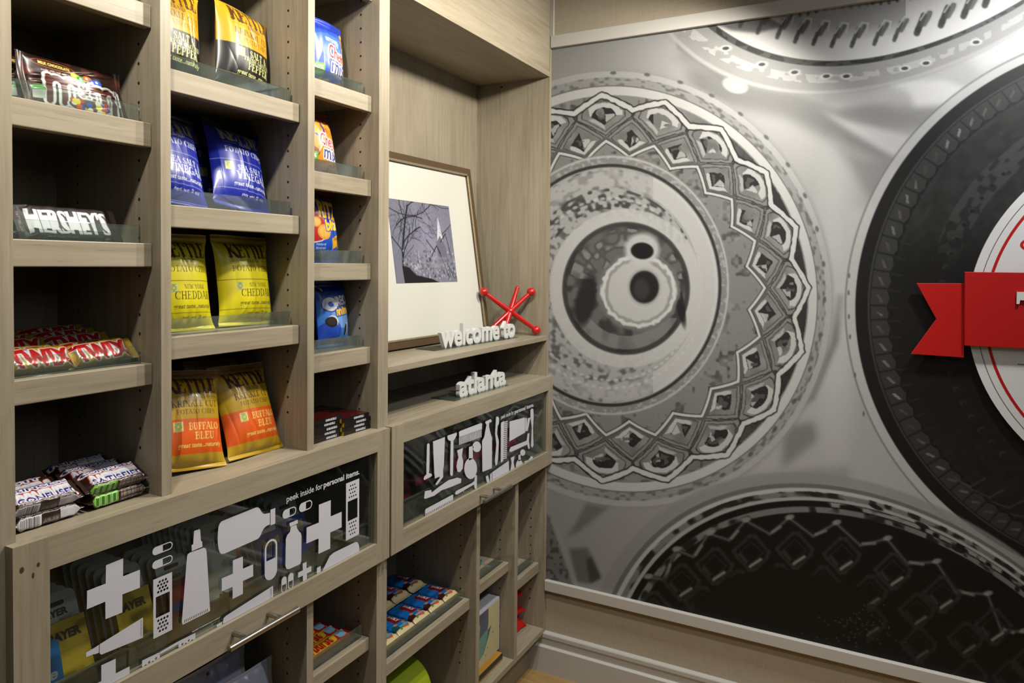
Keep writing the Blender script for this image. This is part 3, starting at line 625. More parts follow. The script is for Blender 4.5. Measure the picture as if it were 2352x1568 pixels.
m_.poly(k3((1700, 0), (2352, -600), (2352, 480), (2000, 470), (1600, 440)), 178, 20, .8); m_.poly(k3((1860, 60), (2100, 30), (2120, 160), (1850, 380)), 120, 9, .8); m_.poly(k3((1300, 560), (1700, 430), (2352, 350), (2352, 500), (1500, 560)), 140, 10, .8)
m_.poly(k3((400, 590), (630, 600), (330, 850), (230, 900), (320, 760)), 112, 5, .9); m_.poly(k3((250, 980), (390, 970), (490, 1190), (400, 1240), (310, 1230)), 100, 4, .9); m_.poly(k3((380, 1060), (420, 1040), (490, 1200), (410, 1240)), 70, 3)
m_.poly(k3((60, 700), (110, 740), (300, 1260), (60, 1300)), 116, 3); m_.poly(k3((110, 760), (150, 760), (330, 1280), (290, 1280)), 160, 2, .8)
nz = vnoise(U / 7, V / 7, 3); m_.mix(70, ((nz - .55) * 4).clip(0, 1) * ((U < 1310) & (V > 1180) & (U < 1262 + (V - 1190) * .36)) * .8)
m_.spot(1920, 720, 50, 300, 196, 0, .9, .7); m_.poly(k5((960, 640), (1010, 640), (960, 1000), (780, 1430), (560, 1560), (760, 1300), (900, 1000)), 116, 5, .8)
m_.poly(k5((1040, 0), (1240, 0), (1080, 500), (1070, 900), (1280, 1560), (1120, 1300), (960, 800)), 188, 10, .7)
# the big clear lid on the left
EO, EB = (1431.0, 663.4, 440, 470, -.43), (1403, 655, 258, 283, 0)
r = m_.rho(EO); th = np.arctan2(-(V - 661), U - 1420); n1 = vnoise(U / 9, V / 9, 1); n2 = vnoise(U / 26, V / 26, 2); nr = vnoise(th * 40 + 200, r * 90, 4)
m_.band(r, 1.0, 1.085, 150, .03, .9); m_.mix(96, ((nr - .5) * 3).clip(0, 1) * ((r > 1.005) & (r < 1.05)) * .8); m_.mix(188, ((r > 1.045) & (r < 1.075)) * .6)
for a in np.arange(-60, 95, 9.5): m_.spot(1425 + 456 * math.cos(R(a)) * 1.03, 662 - 478 * math.sin(R(a)) * 1.035, 4, 7, 84, -R(a), .6, .8)
m_.band(r, .955, 1.004, 196, .006); m_.band(r, 1.000, 1.006, 90, .003, .8); m_.band(r, -1, .957, 132, .004)
m_.mix(60, ((n1 + n2 - 1.12) * 3).clip(0, 1) * (r < .955) * .8); m_.mix(150, ((n2 - .62) * 4).clip(0, 1) * (r < .955) * .55)
q = np.clip((r - .62) / .30, 0, 1); side = (U > 1500)
m_.mix(34, ((r > .86) & (r < .95)) * side * np.clip((U - 1560) / 220, 0, 1) * .85)
N = 19.0
def cells(phase, rc, hw, dome):
    a = (th / (2 * PI) * N + phase); a = (a - np.round(a)) * 2; b = (r - rc) / hw
    if dome: d = np.where(b > 0, np.sqrt(a * a * 1.02 + b * b), np.abs(a) + np.abs(b))
    else: d = np.abs(a) + np.abs(b)
    return a, b, d
jx = (n1 - .5) * .07
for phase, rc, hw, dome in ((.5, .745, .105, False), (0.0, .855, .098, True)):
    a, b, d = cells(phase, rc, hw, dome); d = d + jx; w_ = .06
    i = d < 1.02; m_.mix(60, i * 1.0); m_.mix(140, (d < .95) * .9); m_.mix(52, (d < .80) * .8); m_.mix(136 + 40 * (n2 - .5), (d < .75) * .9)
    m_.mix(196, ((d < .68) & (d > .44) & ((b > .05) if dome else (b < -.05)) & (a < .5)) * .95)
    m_.mix(190, ((d < .66) & (d > .46) & (b < -.1) & (a > 0)) * .7)
    m_.mix(30, ((d < .44) & ((n2 + (a * .5 + .2)) > .55)) * .9); m_.mix(200, ((d < .40) & (a < -.05) & (b < .1) & (n1 > .35)) * .8); m_.mix(100, ((d < .3) & (n1 < .4)) * .7)
# white zigzag outline outside the domes and inside the lower row
za = th / (2 * PI) * N; tri = np.abs((za - np.floor(za)) * 2 - 1)        # 1 at the dome tips
for off, wd_, val in ((.0, .020, 34), (.0, .013, 204)):
    m_.mix(val, np.clip((wd_ - np.abs(r - (.888 + .070 * tri + jx * .1))) / .004 + .5, 0, 1) * (r > .84)); m_.mix(val, np.clip((wd_ * .62 - np.abs(r - (.652 + .078 * tri + .002))) / .004 + .5, 0, 1) * (r < .76))
m_.mix(96, np.clip((.007 - np.abs(r - (.675 + .075 * tri))) / .004 + .5, 0, 1) * (r < .78))
# bowl and rings inside
e = m_.rho(EB); ne = vnoise(th * 22 + 100, e * 40, 7); nf = vnoise(U / 12, V / 12, 9)
m_.band(e, .93, 1.06, 136, .02); m_.mix(180, ((nr - .55) * 4).clip(0, 1) * ((e > .96) & (e < 1.05)) * .7); m_.band(e, 1.035, 1.052, 190, .008, .8); m_.band(e, .96, .985, 40, .01, .9)
m_.band(e, -1, .955, 172, .008)
m_.mix(92, ((ne * .6 + nf * .5 - .52) * 3.5).clip(0, 1) * (e < .95) * (e > .55) * np.clip((1560 - U) / 130, .05, 1) * .9)
m_.mix(206, ((e > .80) & (e < .95) & (U > 1500)) * .85); m_.band(e, .80, .93, 186, .03, .55); m_.mix(60, ((e > .62) & (e < .78) & (V < 560)) * ((ne - .35) * 3).clip(0, 1) * .8)
for a in np.arange(60, 150, 5.2): m_.spot(1405 + 185 * math.cos(R(a)), 655 - 200 * math.sin(R(a)), 6, 3.4, 196, -R(a) + 1.57, .6, .75)
for rr_ in (236, 218):
    for a in np.arange(190, 330, 4.6): m_.spot(1405 + rr_ * .92 * math.cos(R(a)), 655 - rr_ * math.sin(R(a)), 5, 3, 205, -R(a) + 1.57, .6, .7)
c = m_.rho((1438, 662, 146, 152, 0)); m_.band(c, 1.0, 1.20, 196, .03, .9); m_.band(c, -1, 1.0, 100, .03); nc = vnoise(th * 6 + 50, c * 9, 12); m_.mix(46, ((nc - .4) * 3).clip(0, 1) * (c < .97) * .8); m_.band(c, .93, 1.0, 44, .03, .7); m_.mix(140, ((c > .72) & (c < .92) & (V > 730)) * .6)
m_.mix(150, ((nc - .6) * 5).clip(0, 1) * (c < .9) * (V < 640) * .8); m_.spot(1345, 690, 22, 60, 30, .2, .4, .9); m_.spot(1560, 690, 10, 60, 24, -.2, .4, .9)
for s_, v_ in ((1.16, 110), (1.06, 206), (.95, 150), (.86, 190)): d = m_.rho((1467, 668, 82 * s_, 79 * s_, 0)); m_.mix(v_, np.clip((1 - d) / .05 + .5 + (n1 - .5) * 1.4, 0, 1))
m_.spot(1475, 572, 40, 36, 196, 0, .3, .95); m_.spot(1475, 576, 26, 19, 12, .1, .2); m_.spot(1480, 659, 36, 40, 130, 0, .3, .7); m_.spot(1480, 659, 33, 37, 26, 0, .15); m_.spot(1473, 664, 18, 24, 58, 0, .5, .8)
# pale lid cut by the top trim
t = m_.rho((2232.4, -606, 554.9, 898.8, .761)); tn = vnoise(U / 14, V / 10, 21)
m_.band(t, 1.0, 1.09, 150, .02, .85); m_.mix(196, ((t > 1.03) & (t < 1.055) & (tn > .45)) * .6); m_.band(t, 1.078, 1.088, 186, .006, .6)
m_.band(t, -1, .993, 222, .006); m_.mix(150, ((.93 - t) / .05).clip(0, 1) * .75 * (U < 2080)); m_.band(t, .988, 1.004, 52, .004); m_.mix(90, ((t > .988) & (t < 1.004) & (tn > .5)) * .8)
for i, (u, v) in enumerate(((1700, 60), (1740, 75), (1785, 86), (1826, 96), (1868, 101), (1910, 106), (1956, 106), (2008, 101), (2054, 92), (2106, 76), (2161, 58), (2213, 37), (2262, 12))):
    f = 1 if i < 9 else 1.6
    m_.stroke([(u + 16, v - 40), (u + 3, v - 8), (u, v)], 9 * f, 62 if i > 8 else 84, .95, 4); m_.stroke([(u + 30, v - 46), (u + 16, v - 22)], 9 * f, 92, .8, 4); m_.stroke([(u + 8, v - 30), (u + 24, v - 54), (u + 38, v - 52), (u + 34, v - 30)], 4, 214, .8, 2)
for i in range(60): u = 1800 + i * 6.2; m_.spot(u, 26 - (u - 1840) * .14 + 8 * math.sin(i * 2.3), 4, 5, 70 + 60 * (i % 3), 0, .5, .7)
m_.poly([(1636, 52), (1760, 36), (1800, 60), (1740, 76), (1680, 70)], 60, 3, .7)
for u, v in ((1667, 111), (1750, 148), (1825, 166), (1898, 175), (1944, 175), (2078, 157), (2127, 145), (2242, 97)): m_.spot(u, v, 14, 7, 214, -.1, .5, .8); m_.spot(u, v, 8, 4, 50, -.1, .5, .9)
# dark lid on the right
D2 = (2697.5, 720, 733.3, 643.9, .072); d = m_.rho(D2); tt = np.arctan2(V - 720, U - 2697)
m_.band(d, 1.0, 1.03, 186, .006, .8); m_.band(d, 1.028, 1.034, 110, .004, .7); m_.band(d, -1, 1.0, 16, .004)
f = vnoise(tt * 30 + 90, d * 60, 31); m_.band(d, .955, .962, 80, .003, .6)
ph = tt * 17.0; saw = ph / 1.0 - np.floor(ph); edge = .905 + .012 * np.sin(ph * 2 * PI)
m_.mix(58, ((d > .893 + .02 * np.abs(saw - .5)) & (d < .952)) * .85); m_.mix(26, ((d > .88) & (d < .952) & (saw < .12)) * .9)
m_.mix(150, ((d > .905 + .03 * saw) & (d < .914 + .032 * saw) & (saw > .25) & (saw < .7)) * np.clip(.25 + .9 * (vnoise(tt * 14 + 40, d * 2, 77) - .3), .1, .8)); m_.mix(52, ((d > .86) & (d < .896) & (saw > .9)) * .5)
up = np.clip((620 - V) / 120, 0, 1); m_.mix(48, ((d < .89) & (d > .55)) * up * (.55 + .5 * f)); m_.mix(34, ((d < .89) & (d > .6)) * np.clip((V - 900) / 150, 0, 1) * (.3 + .7 * f)); m_.mix(70, ((d > .70) & (d < .78)) * up * .7 * (f > .4))
for a in np.arange(-.75, .80, .075): m_.spot(2697.5 - 733 * .735 * math.cos(a), 720 + 644 * .735 * math.sin(a), 8, 7, 66, 0, .6, .5 if abs(a) > .12 else 0); m_.spot(2697.5 - 733 * .732 * math.cos(a), 720 + 644 * .735 * math.sin(a) + 2, 5, 4, 14, 0, .6, .8 if abs(a) > .12 else 0)
for i in range(5): m_.stroke([(2190 + 44 * i, 1096 + 28 * i), (2228 + 44 * i, 1118 + 24 * i), (2262 + 44 * i, 1098 + 26 * i)], 4, 74, .7, 4)
for v in (633, 672, 727, 773, 861, 950): m_.spot(2011 + (abs(v - 690) / 300) ** 2 * 46 - 62, v, 2.5, 6, 90, 0, .5, .8)
# black lid at the bottom
D3 = (2076.6, 1835.6, 582.3, 837, -.765); g = m_.rho(D3); ta = np.arctan2(V - 1835, U - 2076); h = vnoise(ta * 40 + 200, g * 60, 41)
m_.band(g, 1.0, 1.035, 146, .01, .8); m_.band(g, .985, 1.0, 110, .004); m_.band(g, .972, .986, 190, .004, .9); m_.band(g, .955, .973, 120, .004); m_.mix(26, ((h - .45) * 4).clip(0, 1) * ((g > .955) & (g < .975)) * .9)
m_.band(g, .944, .957, 168, .003, .9); m_.band(g, .925, .946, 10, .003); m_.band(g, .906, .927, 112, .003, .9); m_.mix(20, ((h - .5) * 4).clip(0, 1) * ((g > .906) & (g < .927)) * .9); m_.band(g, -1, .908, 10, .003)
m_.mix(176, ((g > .93) & (g < .944) & (U > 1900)) * ((h - .3) * 3).clip(0, 1) * .8)
for u, v in ((2012, 1164), (2118, 1206), (2200, 1262)): m_.spot(u, v, 18, 5, 24, .45, .4)
nodes = [(1487, 1325), (1552, 1262), (1628, 1225), (1712, 1195), (1812, 1189), (1920, 1201), (2037, 1237), (2150, 1290), (2268, 1364), (2350, 1450)]
low = [(1524, 1330), (1592, 1278), (1674, 1240), (1768, 1226), (1868, 1231), (1976, 1252), (2084, 1294), (2196, 1360), (2300, 1448)]
zz = [p for ab in zip(nodes[:-1], low) for p in ab] + [nodes[-1]]
m_.stroke(zz, 11, 40, .8, 5); m_.stroke(zz, 5, 92, .8, 3)
for p in nodes: m_.spot(p[0] + 2, p[1] - 2, 11, 6, 150, -.2, .6, .8)
for p, q_ in zip(low, nodes[1:]): m_.stroke([(p[0] + 6, p[1] - 4), (p[0] * .45 + q_[0] * .55, p[1] * .45 + q_[1] * .55 + 4)], 7, 132, .8, 4)
def cell(u, v, sz, gv):
    o = [(u + sz * x, v + sz * y) for x, y in ((-.98, -.1), (-.8, .2), (-.1, .95), (.15, .95), (.85, .25), (.95, -.05), (.2, -.9), (-.1, -.92), (-.98, -.1))]
    m_.stroke(o, 9, 30 + gv * .12, .8, 6); m_.stroke([(u + x * sz * .62, v + y * sz * .62) for x, y in ((-1, -.05), (0, .95), (1, 0), (0, -.95), (-1, -.05))], 3, 16 + gv * .22, .7, 4)
    m_.stroke([(u - sz * .06, v + sz * .74), (u + sz * .5, v + sz * .36)], 7, gv, .9, 5); m_.stroke([(u - sz * .62, v + sz * .1), (u - sz * .28, v + sz * .5)], 6, gv * .5, .7, 5)
for i, p in enumerate(nodes): cell(p[0] + 14, p[1] + 74, 42, 150)
for i, p in enumerate(low): cell(p[0] + 22, p[1] + 108, 40, 104)
for i, p in enumerate(nodes[4:]): cell(p[0] - 40, p[1] + 190, 40, 84)
m_.mix(14, ((V > 1300 + np.abs(U - 1780) * .25) & (g < .78) & (U < 1990)) * .92); rn = random.Random(17)
for i in range(70): m_.spot(rn.gauss(1975, 40), rn.gauss(1440, 26), 2.4, 2, 90, 0, .6, .6)
m_.g += (vnoise(U / 2.2, V / 2.2, 51) - .5) * 5
# read the print off at the points of the wall panel
ny_, nz_ = 800, 960
yy = np.linspace(-1.60, -.0005, ny_); zz_ = np.linspace(.324, 2.192, nz_); Yg, Zg = np.meshgrid(yy, zz_)
D = np.stack([np.full_like(Yg, WALLX - .004), Yg, Zg], -1) - CAM; w_ = D @ CF
uu = (CX + FPX * (D @ CR) / w_ - m_.u0) * m_.k - .5; vv = (CY - FPX * (D @ CU) / w_ - m_.v0) * m_.k - .5
uu = np.clip(uu, 0, m_.W - 1.001); vv = np.clip(vv, 0, m_.H - 1.001); i, j = vv.astype(int), uu.astype(int); fi, fj = vv - i, uu - j; gg = m_.g
val = (gg[i, j] * (1 - fj) + gg[i, j + 1] * fj) * (1 - fi) + (gg[i + 1, j] * (1 - fj) + gg[i + 1, j + 1] * fj) * fi
val = np.clip(val * MURAL_GAIN, 2, 245) / 255; lin = np.where(val <= .04045, val / 12.92, ((val + .055) / 1.055) ** 2.4) * ALB
cols = np.stack([lin] * 3, -1)
n_ = ny_ * nz_; front = np.stack([np.full_like(Yg, WALLX - .004), Yg, Zg], -1)
mural = link('wall_mural', np_mesh('wall_mural', front, quads(nz_, ny_), cols), [vmat('mural_print', .55, .3)])
ed = MB().box(WALLX - .0038, WALLX, -1.60, -.0005, .3262, 2.1888).build('backing_panel', [mat('mural_backing', (190, 190, 190), .6)], mural)
tag(mural, 'large grey printed mural of glass jar lids between the two white trims', 'mural')

# ------------------------------------------------------------------ round sign with a red ribbon, standing off the mural
SX = WALLX - .004
SGW = mat('white_sign_board', (236, 236, 236), .45); SGR = mat('red_sign_paint', (196, 14, 12), .45); SGK = mat('sign_grey_line', (110, 110, 112), .5)
sg = empty('wall_sign', (SX, -1.7265, 1.325)); tag(sg, 'round white sign with red ring and red ribbon banner mounted on the mural', 'sign')
SM = lambda x: Matrix(((0, 0, -1, x), (-1, 0, 0, -1.7265), (0, 1, 0, 1.325), (0, 0, 0, 1)))
b = MB(); rr = .485; n = 128
pts = [(rr * math.cos(2 * PI * i / n), rr * math.sin(2 * PI * i / n)) for i in range(n)]
b.add([SM(SX - .014) @ Vector((p[0], p[1], 0)) for p in pts] + [SM(SX - .0005) @ Vector((p[0], p[1], 0)) for p in pts], [tuple(reversed(range(n)))] + [(i, (i + 1) % n, n + (i + 1) % n, n + i) for i in range(n)])
ring = lambda a, c_: [[(q * math.cos(2 * PI * i / n), q * math.sin(2 * PI * i / n)) for i in range(n)] for q in (a, c_)]
b.sheet(ring(.4475, .4405), SM(SX - .0143), 1); b.sheet(ring(.4655, .4635), SM(SX - .0143), 2)
b.sheet([[(-.372, -.132), (.372, -.132), (.372, -.1345), (-.372, -.1345)]], SM(SX - .0143), 2)
b.sheet([arc(-.352, .178, .022, .016, 60, 330, 14) + arc(-.352, .178, .015, .010, 330, 60, 14)], SM(SX - .0143), 1)
b.build('round_board', [SGW, SGR, SGK], sg)
def slab(name, pts, x0, x1, m, parent=None, bevel=.0008):
    n = len(pts); q = MB().add([(x0, p[0], p[1]) for p in pts] + [(x1, p[0], p[1]) for p in pts], [tuple(range(n)), tuple(reversed(range(n, 2 * n)))] + [(i, n + i, n + (i + 1) % n, (i + 1) % n) for i in range(n)])
    return q.build(name, [m], parent, bevel)
slab('ribbon_tail', [(-1.1205, 1.3985), (-1.2350, 1.4005), (-1.2350, 1.2015), (-1.1112, 1.2030), (-1.1692, 1.3022)], SX - .023, SX - .0146, SGR, sg)
slab('ribbon_banner', [(-1.2312, 1.4312), (-2.2218, 1.4312), (-2.2218, 1.2350), (-1.2352, 1.2350)], SX - .034, SX - .0235, SGR, sg)
slab('ribbon_letter', [(-1.3455, 1.381), (-1.3455, 1.350), (-1.3515, 1.350), (-1.3530, 1.360), (-1.372, 1.360), (-1.372, 1.295), (-1.380, 1.290), (-1.380, 1.285), (-1.412, 1.285), (-1.412, 1.290), (-1.404, 1.295), (-1.404, 1.360), (-1.423, 1.360), (-1.4245, 1.350), (-1.4305, 1.350), (-1.4305, 1.381)], SX - .040, SX - .0345, SGW, sg, 0)
# ------------------------------------------------------------------ snack packets
FOIL = vmat('printed_foil', .36, .5, .12)
MATTE = vmat('printed_paper', .5, .4)
GOLDF = vmat('printed_gold_foil', .26, .7, .2, .35)
def smooth(a, b, x): t = np.clip((x - a) / (b - a), 0, 1); return t * t * (3 - 2 * t)
def wrinkles(s, t, seed, amp):
    rn = random.Random(seed); o = np.zeros(np.broadcast(s, t).shape)
    for _ in range(9):
        a, fq, ph = rn.uniform(-.9, .9), rn.uniform(2, 6), rn.uniform(0, 6.28); q = math.cos(a) * s + math.sin(a) * t * 1.4
        cx, cy, rr = rn.uniform(-1, 1), rn.uniform(0, 1), rn.uniform(.25, .6)
        o += (1 - np.abs(np.sin(q * fq + ph))) ** 5 * np.exp(-((s - cx) ** 2 + 3 * (t - cy) ** 2) / rr ** 2) * rn.uniform(-1, 1)
    return o * amp
def pouch(name, art, w, h, d, seed, top=.09, bot=.05, nx=150, ny=190, pinch=.085, wr=.0055, side=False, fold=0.0, m=None, hang=False, backc=None, taper=0.0):
    """pillow packet standing on its bottom seal, printed face towards -y; side=True puts the seals left and right"""
    s = np.linspace(-1, 1, nx)[None, :]; t = np.linspace(0, 1, ny)[:, None]
    u = np.clip((t - bot) / (1 - bot - top), 0, 1); body = (1 - np.abs(2 * u - 1) ** 3.2) ** .75 * ((t > bot) & (t < 1 - top))
    z = d / 2 * body * (1 - np.abs(s) ** 2.6) ** .8
    x = w / 2 * s * (1 - pinch * body) * (1 - taper * t)
    e = np.exp(-np.maximum(t - bot, 0) / .10) + np.exp(-np.maximum(1 - top - t, 0) / .12)
    crease = np.sin(s * (13 + seed % 4) + 2.2 * np.sin(s * 5 + seed) + seed) * np.clip(e, 0, 1) * .0034 * (body > 0)
    z = z + (wrinkles(s, t, seed, wr) + crease) * smooth(0, .12, u) * smooth(0, .12, 1 - u) * (1 - np.abs(s) ** 4)
    seal = .0006 * np.sin(t * h / .0016) * ((t <= bot) | (t >= 1 - top)) + 0 * s
    zf = z + .0005 + seal; wob = .003 * np.sin(3 * s + seed * 1.7) * (smooth(1 - top * 1.6, 1, t) + smooth(bot * 1.5, 0, t))
    yy = -zf + wob; zz = h * t + 0 * s
    if fold:                                            # top seal folded back over
        f = np.maximum(t - (1 - top), 0) * h; zz = zz - f * (1 - math.cos(fold)); yy = yy + f * math.sin(fold)
    V = np.stack([x + 0 * t, yy, zz], -1); c = art.grid(nx, ny) if not side else np.ascontiguousarray(np.transpose(art.grid(ny, nx)[::-1], (1, 0, 2)))
    nb, mb = 30, 40; s2 = np.linspace(-1, 1, nb)[None, :]; t2 = np.linspace(0, 1, mb)[:, None]
    u2 = np.clip((t2 - bot) / (1 - bot - top), 0, 1); b2 = (1 - np.abs(2 * u2 - 1) ** 3.2) ** .75
    y2 = d / 2 * b2 * (1 - np.abs(s2) ** 2.6) ** .8 + .0005 + .003 * np.sin(3 * s2 + seed * 1.7) * (smooth(1 - top * 1.6, 1, t2) + smooth(bot * 1.5, 0, t2)); z2 = h * t2 + 0 * s2
    if fold: f = np.maximum(t2 - (1 - top), 0) * h; z2 = z2 - f * (1 - math.cos(fold)); y2 = y2 + f * math.sin(fold)
    V2 = np.stack([w / 2 * s2 * (1 - pinch * b2) * (1 - taper * t2), y2, z2], -1)
    bc = L(backc) if backc is not None else c[ny // 2, 2]
    if side:
        V = np.stack([V[..., 2] - h / 2, V[..., 1], -V[..., 0] + w / 2], -1); V2 = np.stack([V2[..., 2] - h / 2, V2[..., 1], -V2[..., 0] + w / 2], -1)
    F = np.concatenate([quads(ny, nx), quads(mb, nb, nx * ny, True)])
    me = np_mesh(name, np.concatenate([V.reshape(-1, 3), V2.reshape(-1, 3)]), F, np.concatenate([c.reshape(-1, 3), np.tile(bc, (nb * mb, 1))]))
    return link(name, me, [m or FOIL])
def wrapper(name, art, ln, wd, th, seed, nu=150, nv=84, m=None, end=.011, sq=3.2, sec=None):
    """flow-wrapped bar along x lying on its back; art rows run bottom-front edge, front, top, back edge"""
    u = np.linspace(0, 1, nu)[None, :]; v = np.linspace(0, 1, nv)[:, None]; a = -PI * .75 - np.interp(v, [0, .2, .7, .85, 1], [0, .25, .5, .75, 1]) * 2 * PI   # art from the bottom: a fifth for the front edge, half for the top, the rest behind and under
    ca, sa = np.cos(a), np.sin(a); e = 2 / sq
    cy = np.sign(ca) * np.abs(ca) ** e; cz = np.sign(sa) * np.abs(sa) ** e
    du = np.minimum(u, 1 - u) * ln; k = smooth(end * .7, end * 2.0, du)
    rn = random.Random(seed); lump = 1 + .05 * np.sin(u * 23 + seed) * np.sin(a * 2 + seed) + .03 * np.sin(u * 57 + a * 3)
    hz = th / 2 * (.05 + .95 * k) * lump; hy = wd / 2 * (1 + .06 * (1 - k)) * (1 + .015 * np.sin(u * 31 + seed))
    rip = .0007 * np.sin(a * 9 + 3 * np.sin(u * 40)) * np.exp(-((du - end * 1.8) / .006) ** 2)
    V = np.stack([(u - .5) * ln + .0008 * (np.floor(v * 40) % 2) * ((u == 0) | (u == 1)) + 0 * v, cy * hy, cz * (hz + rip) + th / 2 * (.98)], -1)
    c = art.grid(nu, nv)
    me = np_mesh(name, V, quads(nv, nu, 0, True), c)
    return link(name, me, [m or FOIL])
def place(o, x, y, z, lean=0, roll=0, yaw=0, drop=True):
    """lean tips the top away, roll tips it sideways; drop sets the lowest point on z"""
    o.rotation_euler = Euler((R(-lean), R(roll), R(yaw)), 'XYZ'); o.location = (x, y, z)
    if drop and o.type == 'MESH':
        co = np.empty(len(o.data.vertices) * 3, np.float32); o.data.vertices.foreach_get('co', co)
        M = np.array(o.rotation_euler.to_matrix()); o.location.z = z + .0003 - float((co.reshape(-1, 3) @ M.T)[:, 2].min())
    return o
def twin(o, label, *a, **k):
    c = copy_tree(o); c['label'] = label; place(c, *a, **k); return c
zS = {k: v[0] for k, v in SHELF.items()}; zC = CT

# ---- potato chip bags
PURP = (58, 26, 42)
def chips(kind):
    base, ink, ketc = {'pepper': ((222, 166, 22), (84, 52, 20), (92, 56, 30)), 'vinegar': ((28, 44, 168), (226, 228, 232), (186, 182, 120)),
                       'cheddar': ((240, 224, 30), (52, 40, 30), (62, 28, 44)), 'buffalo': ((206, 164, 26), (44, 34, 30), (72, 32, 52))}[kind]
    a = Art(140, 185, base, 4); tan = {'pepper': (196, 158, 60), 'vinegar': (16, 22, 70), 'cheddar': (214, 196, 24), 'buffalo': (150, 108, 52)}[kind]
    a.rect(0, 0, 140, 16, tan); a.line([(0, 1), (140, 1)], 2, (226, 206, 160) if kind != 'vinegar' else (40, 46, 96))
    if kind == 'buffalo':
        a.ell(60, 9, 4, 4.5, (96, 66, 34), hole=.75); a.line([(94, 9), (112, 9)], 1.6, (70, 50, 30))
    x = 77
    m = a.serif('KETTLE', x, 46, 27, ketc, width=104, wt=.27, thin=.1, jit=.07, seed=4, sp=.05)
    rn = random.Random(3)
    for i in range(70):                                   # worn wood-type lettering
        px, py = rn.uniform(22, 132), rn.uniform(16, 47); a.ell(px, py, rn.uniform(.3, 1.1), rn.uniform(.3, .8), base, op=1)
    a.serif('BRAND', x + 2, 58, 7.2, ink, width=32, wt=.2, thin=.08); a.line([(26, 55), (56, 55)], .7, ink); a.line([(100, 55), (132, 55)], .7, ink)
    if kind in ('pepper', 'buffalo'):
        a.serif('KRINKLE CUT', x + 2, 74, 11, ink, width=98, wt=.17, thin=.06); a.serif('POTATO CHIPS', x + 2, 87, 8, ink, width=82, wt=.15, thin=.06)
    else:
        a.serif('POTATO CHIPS', x + 2, 76, 11, ink, width=104, wt=.16, thin=.06)
    if kind == 'buffalo': a.rect(0, 96, 140, 158, (238, 98, 24))
    if kind == 'pepper': a.rect(0, 96, 140, 178, (26, 24, 20))
    if kind in ('cheddar', 'vinegar'): a.line([(0, 93), (140, 93)], .8, (90, 80, 30) if kind == 'cheddar' else (150, 160, 215)); a.line([(0, 152), (140, 152)], .8, (90, 80, 30) if kind == 'cheddar' else (150, 160, 215))
    bx, by = {'pepper': (34, 100), 'vinegar': (22, 98), 'cheddar': (30, 98), 'buffalo': (30, 101)}[kind]
    a.rect(bx, by, bx + 17, by + 17, (226, 230, 130)); a.ell(bx + 8.5, by + 8.5, 5.4, 5.4, (60, 80, 40), hole=.84); a.ell(bx + 8.5, by + 8.5, 3.2, 3.2, (60, 80, 40), hole=.75)
    a.line([(bx + 3, by + 2), (bx + 14, by + 2)], .8, (90, 110, 60)); a.line([(bx + 3, by + 15.2), (bx + 14, by + 15.2)], .8, (90, 110, 60))
    if kind == 'buffalo':
        a.serif('BUFFALO', 92, 116, 12, (246, 226, 120), width=66, wt=.17); a.serif('BLEU', 92, 133, 12, (246, 226, 120), width=42, wt=.17); f, fy = (246, 226, 120), 147
    elif kind == 'pepper':
        a.serif('SALT &', 90, 113, 12, (238, 236, 160), width=50, wt=.2); a.serif('FRESH GROUND', 90, 122.5, 7.2, (238, 236, 160), width=80, wt=.17); a.serif('PEPPER', 92, 138, 13, (238, 236, 160), width=62, wt=.2); f, fy = (238, 236, 160), 151
    elif kind == 'vinegar':
        a.serif('SEA SALT &', 88, 113, 11, (232, 234, 240), width=78, wt=.18); a.serif('VINEGAR', 88, 130, 13.5, (232, 234, 240), width=84, wt=.18); f, fy = (226, 228, 236), 145
    else:
        a.serif('NEW YORK', 86, 108, 7.5, ink, width=50, wt=.15); a.serif('CHEDDAR', 84, 127, 14, ink, width=88, wt=.15); f, fy = ink, 144
    a.text('great taste...naturally', 84, fy, 8.2, f, bold=.012, shear=.15, width=94)
    if kind in ('cheddar', 'vinegar'): a.text('net wt 2 oz', 88, 163, 6, f, bold=.01, shear=.1, width=60)
    if kind != 'buffalo': a.rect(133, 100, 140, 120, (70, 120, 190))
    return a
CH = {k: chips(k) for k in ('pepper', 'vinegar', 'cheddar', 'buffalo')}
def chipbag(kind, seed, h=.187, **k): return pouch('chip_bag', CH[kind], .140, h, .052, seed, top=.085, bot=.045, **k)
G_ = 'potato chip bags in the second column'
tag(place(chipbag('pepper', 3, fold=.9, pinch=.04), 1.008, .092, zS['T1'], 6, 5, 4), 'yellow and black salt and pepper chip bag, the fully visible one on its shelf', 'chip bag', G_)
tag(place(chipbag('pepper', 8, fold=.9, pinch=.04), .853, .105, zS['T1'], 5, 1, 0), 'yellow and black chip bag half hidden by the divider on the top shelf', 'chip bag', G_)
tag(place(chipbag('vinegar', 5, backc=(30, 40, 120)), 1.000, .082, zS['T2'], 20, 7, -1), 'royal blue salt and vinegar chip bag leaning back, whole front visible', 'chip bag', G_)
tag(place(chipbag('vinegar', 6), .853, .086, zS['T2'], 20, 5, 0), 'royal blue chip bag cut off by the divider on its left', 'chip bag', G_)
tag(place(chipbag('cheddar', 11, h=.181, wr=.0045), 1.0165, .088, zS['T3'], 9, 1, 0), 'bright yellow cheddar chip bag nearer the right divider', 'chip bag', G_)
tag(place(chipbag('cheddar', 12, h=.181, wr=.0045), .866, .086, zS['T3'], 9, 1, 2), 'bright yellow cheddar chip bag against the left divider', 'chip bag', G_)
tag(place(chipbag('buffalo', 15), 1.0175, .062, zC, 21, 1, 0), 'mustard and orange chip bag at right on the counter, badge fully visible', 'chip bag', G_)
tag(place(chipbag('buffalo', 16), .868, .068, zC, 20, 6, -10), 'mustard and orange chip bag at left on the counter, badge cut by the divider', 'chip bag', G_)
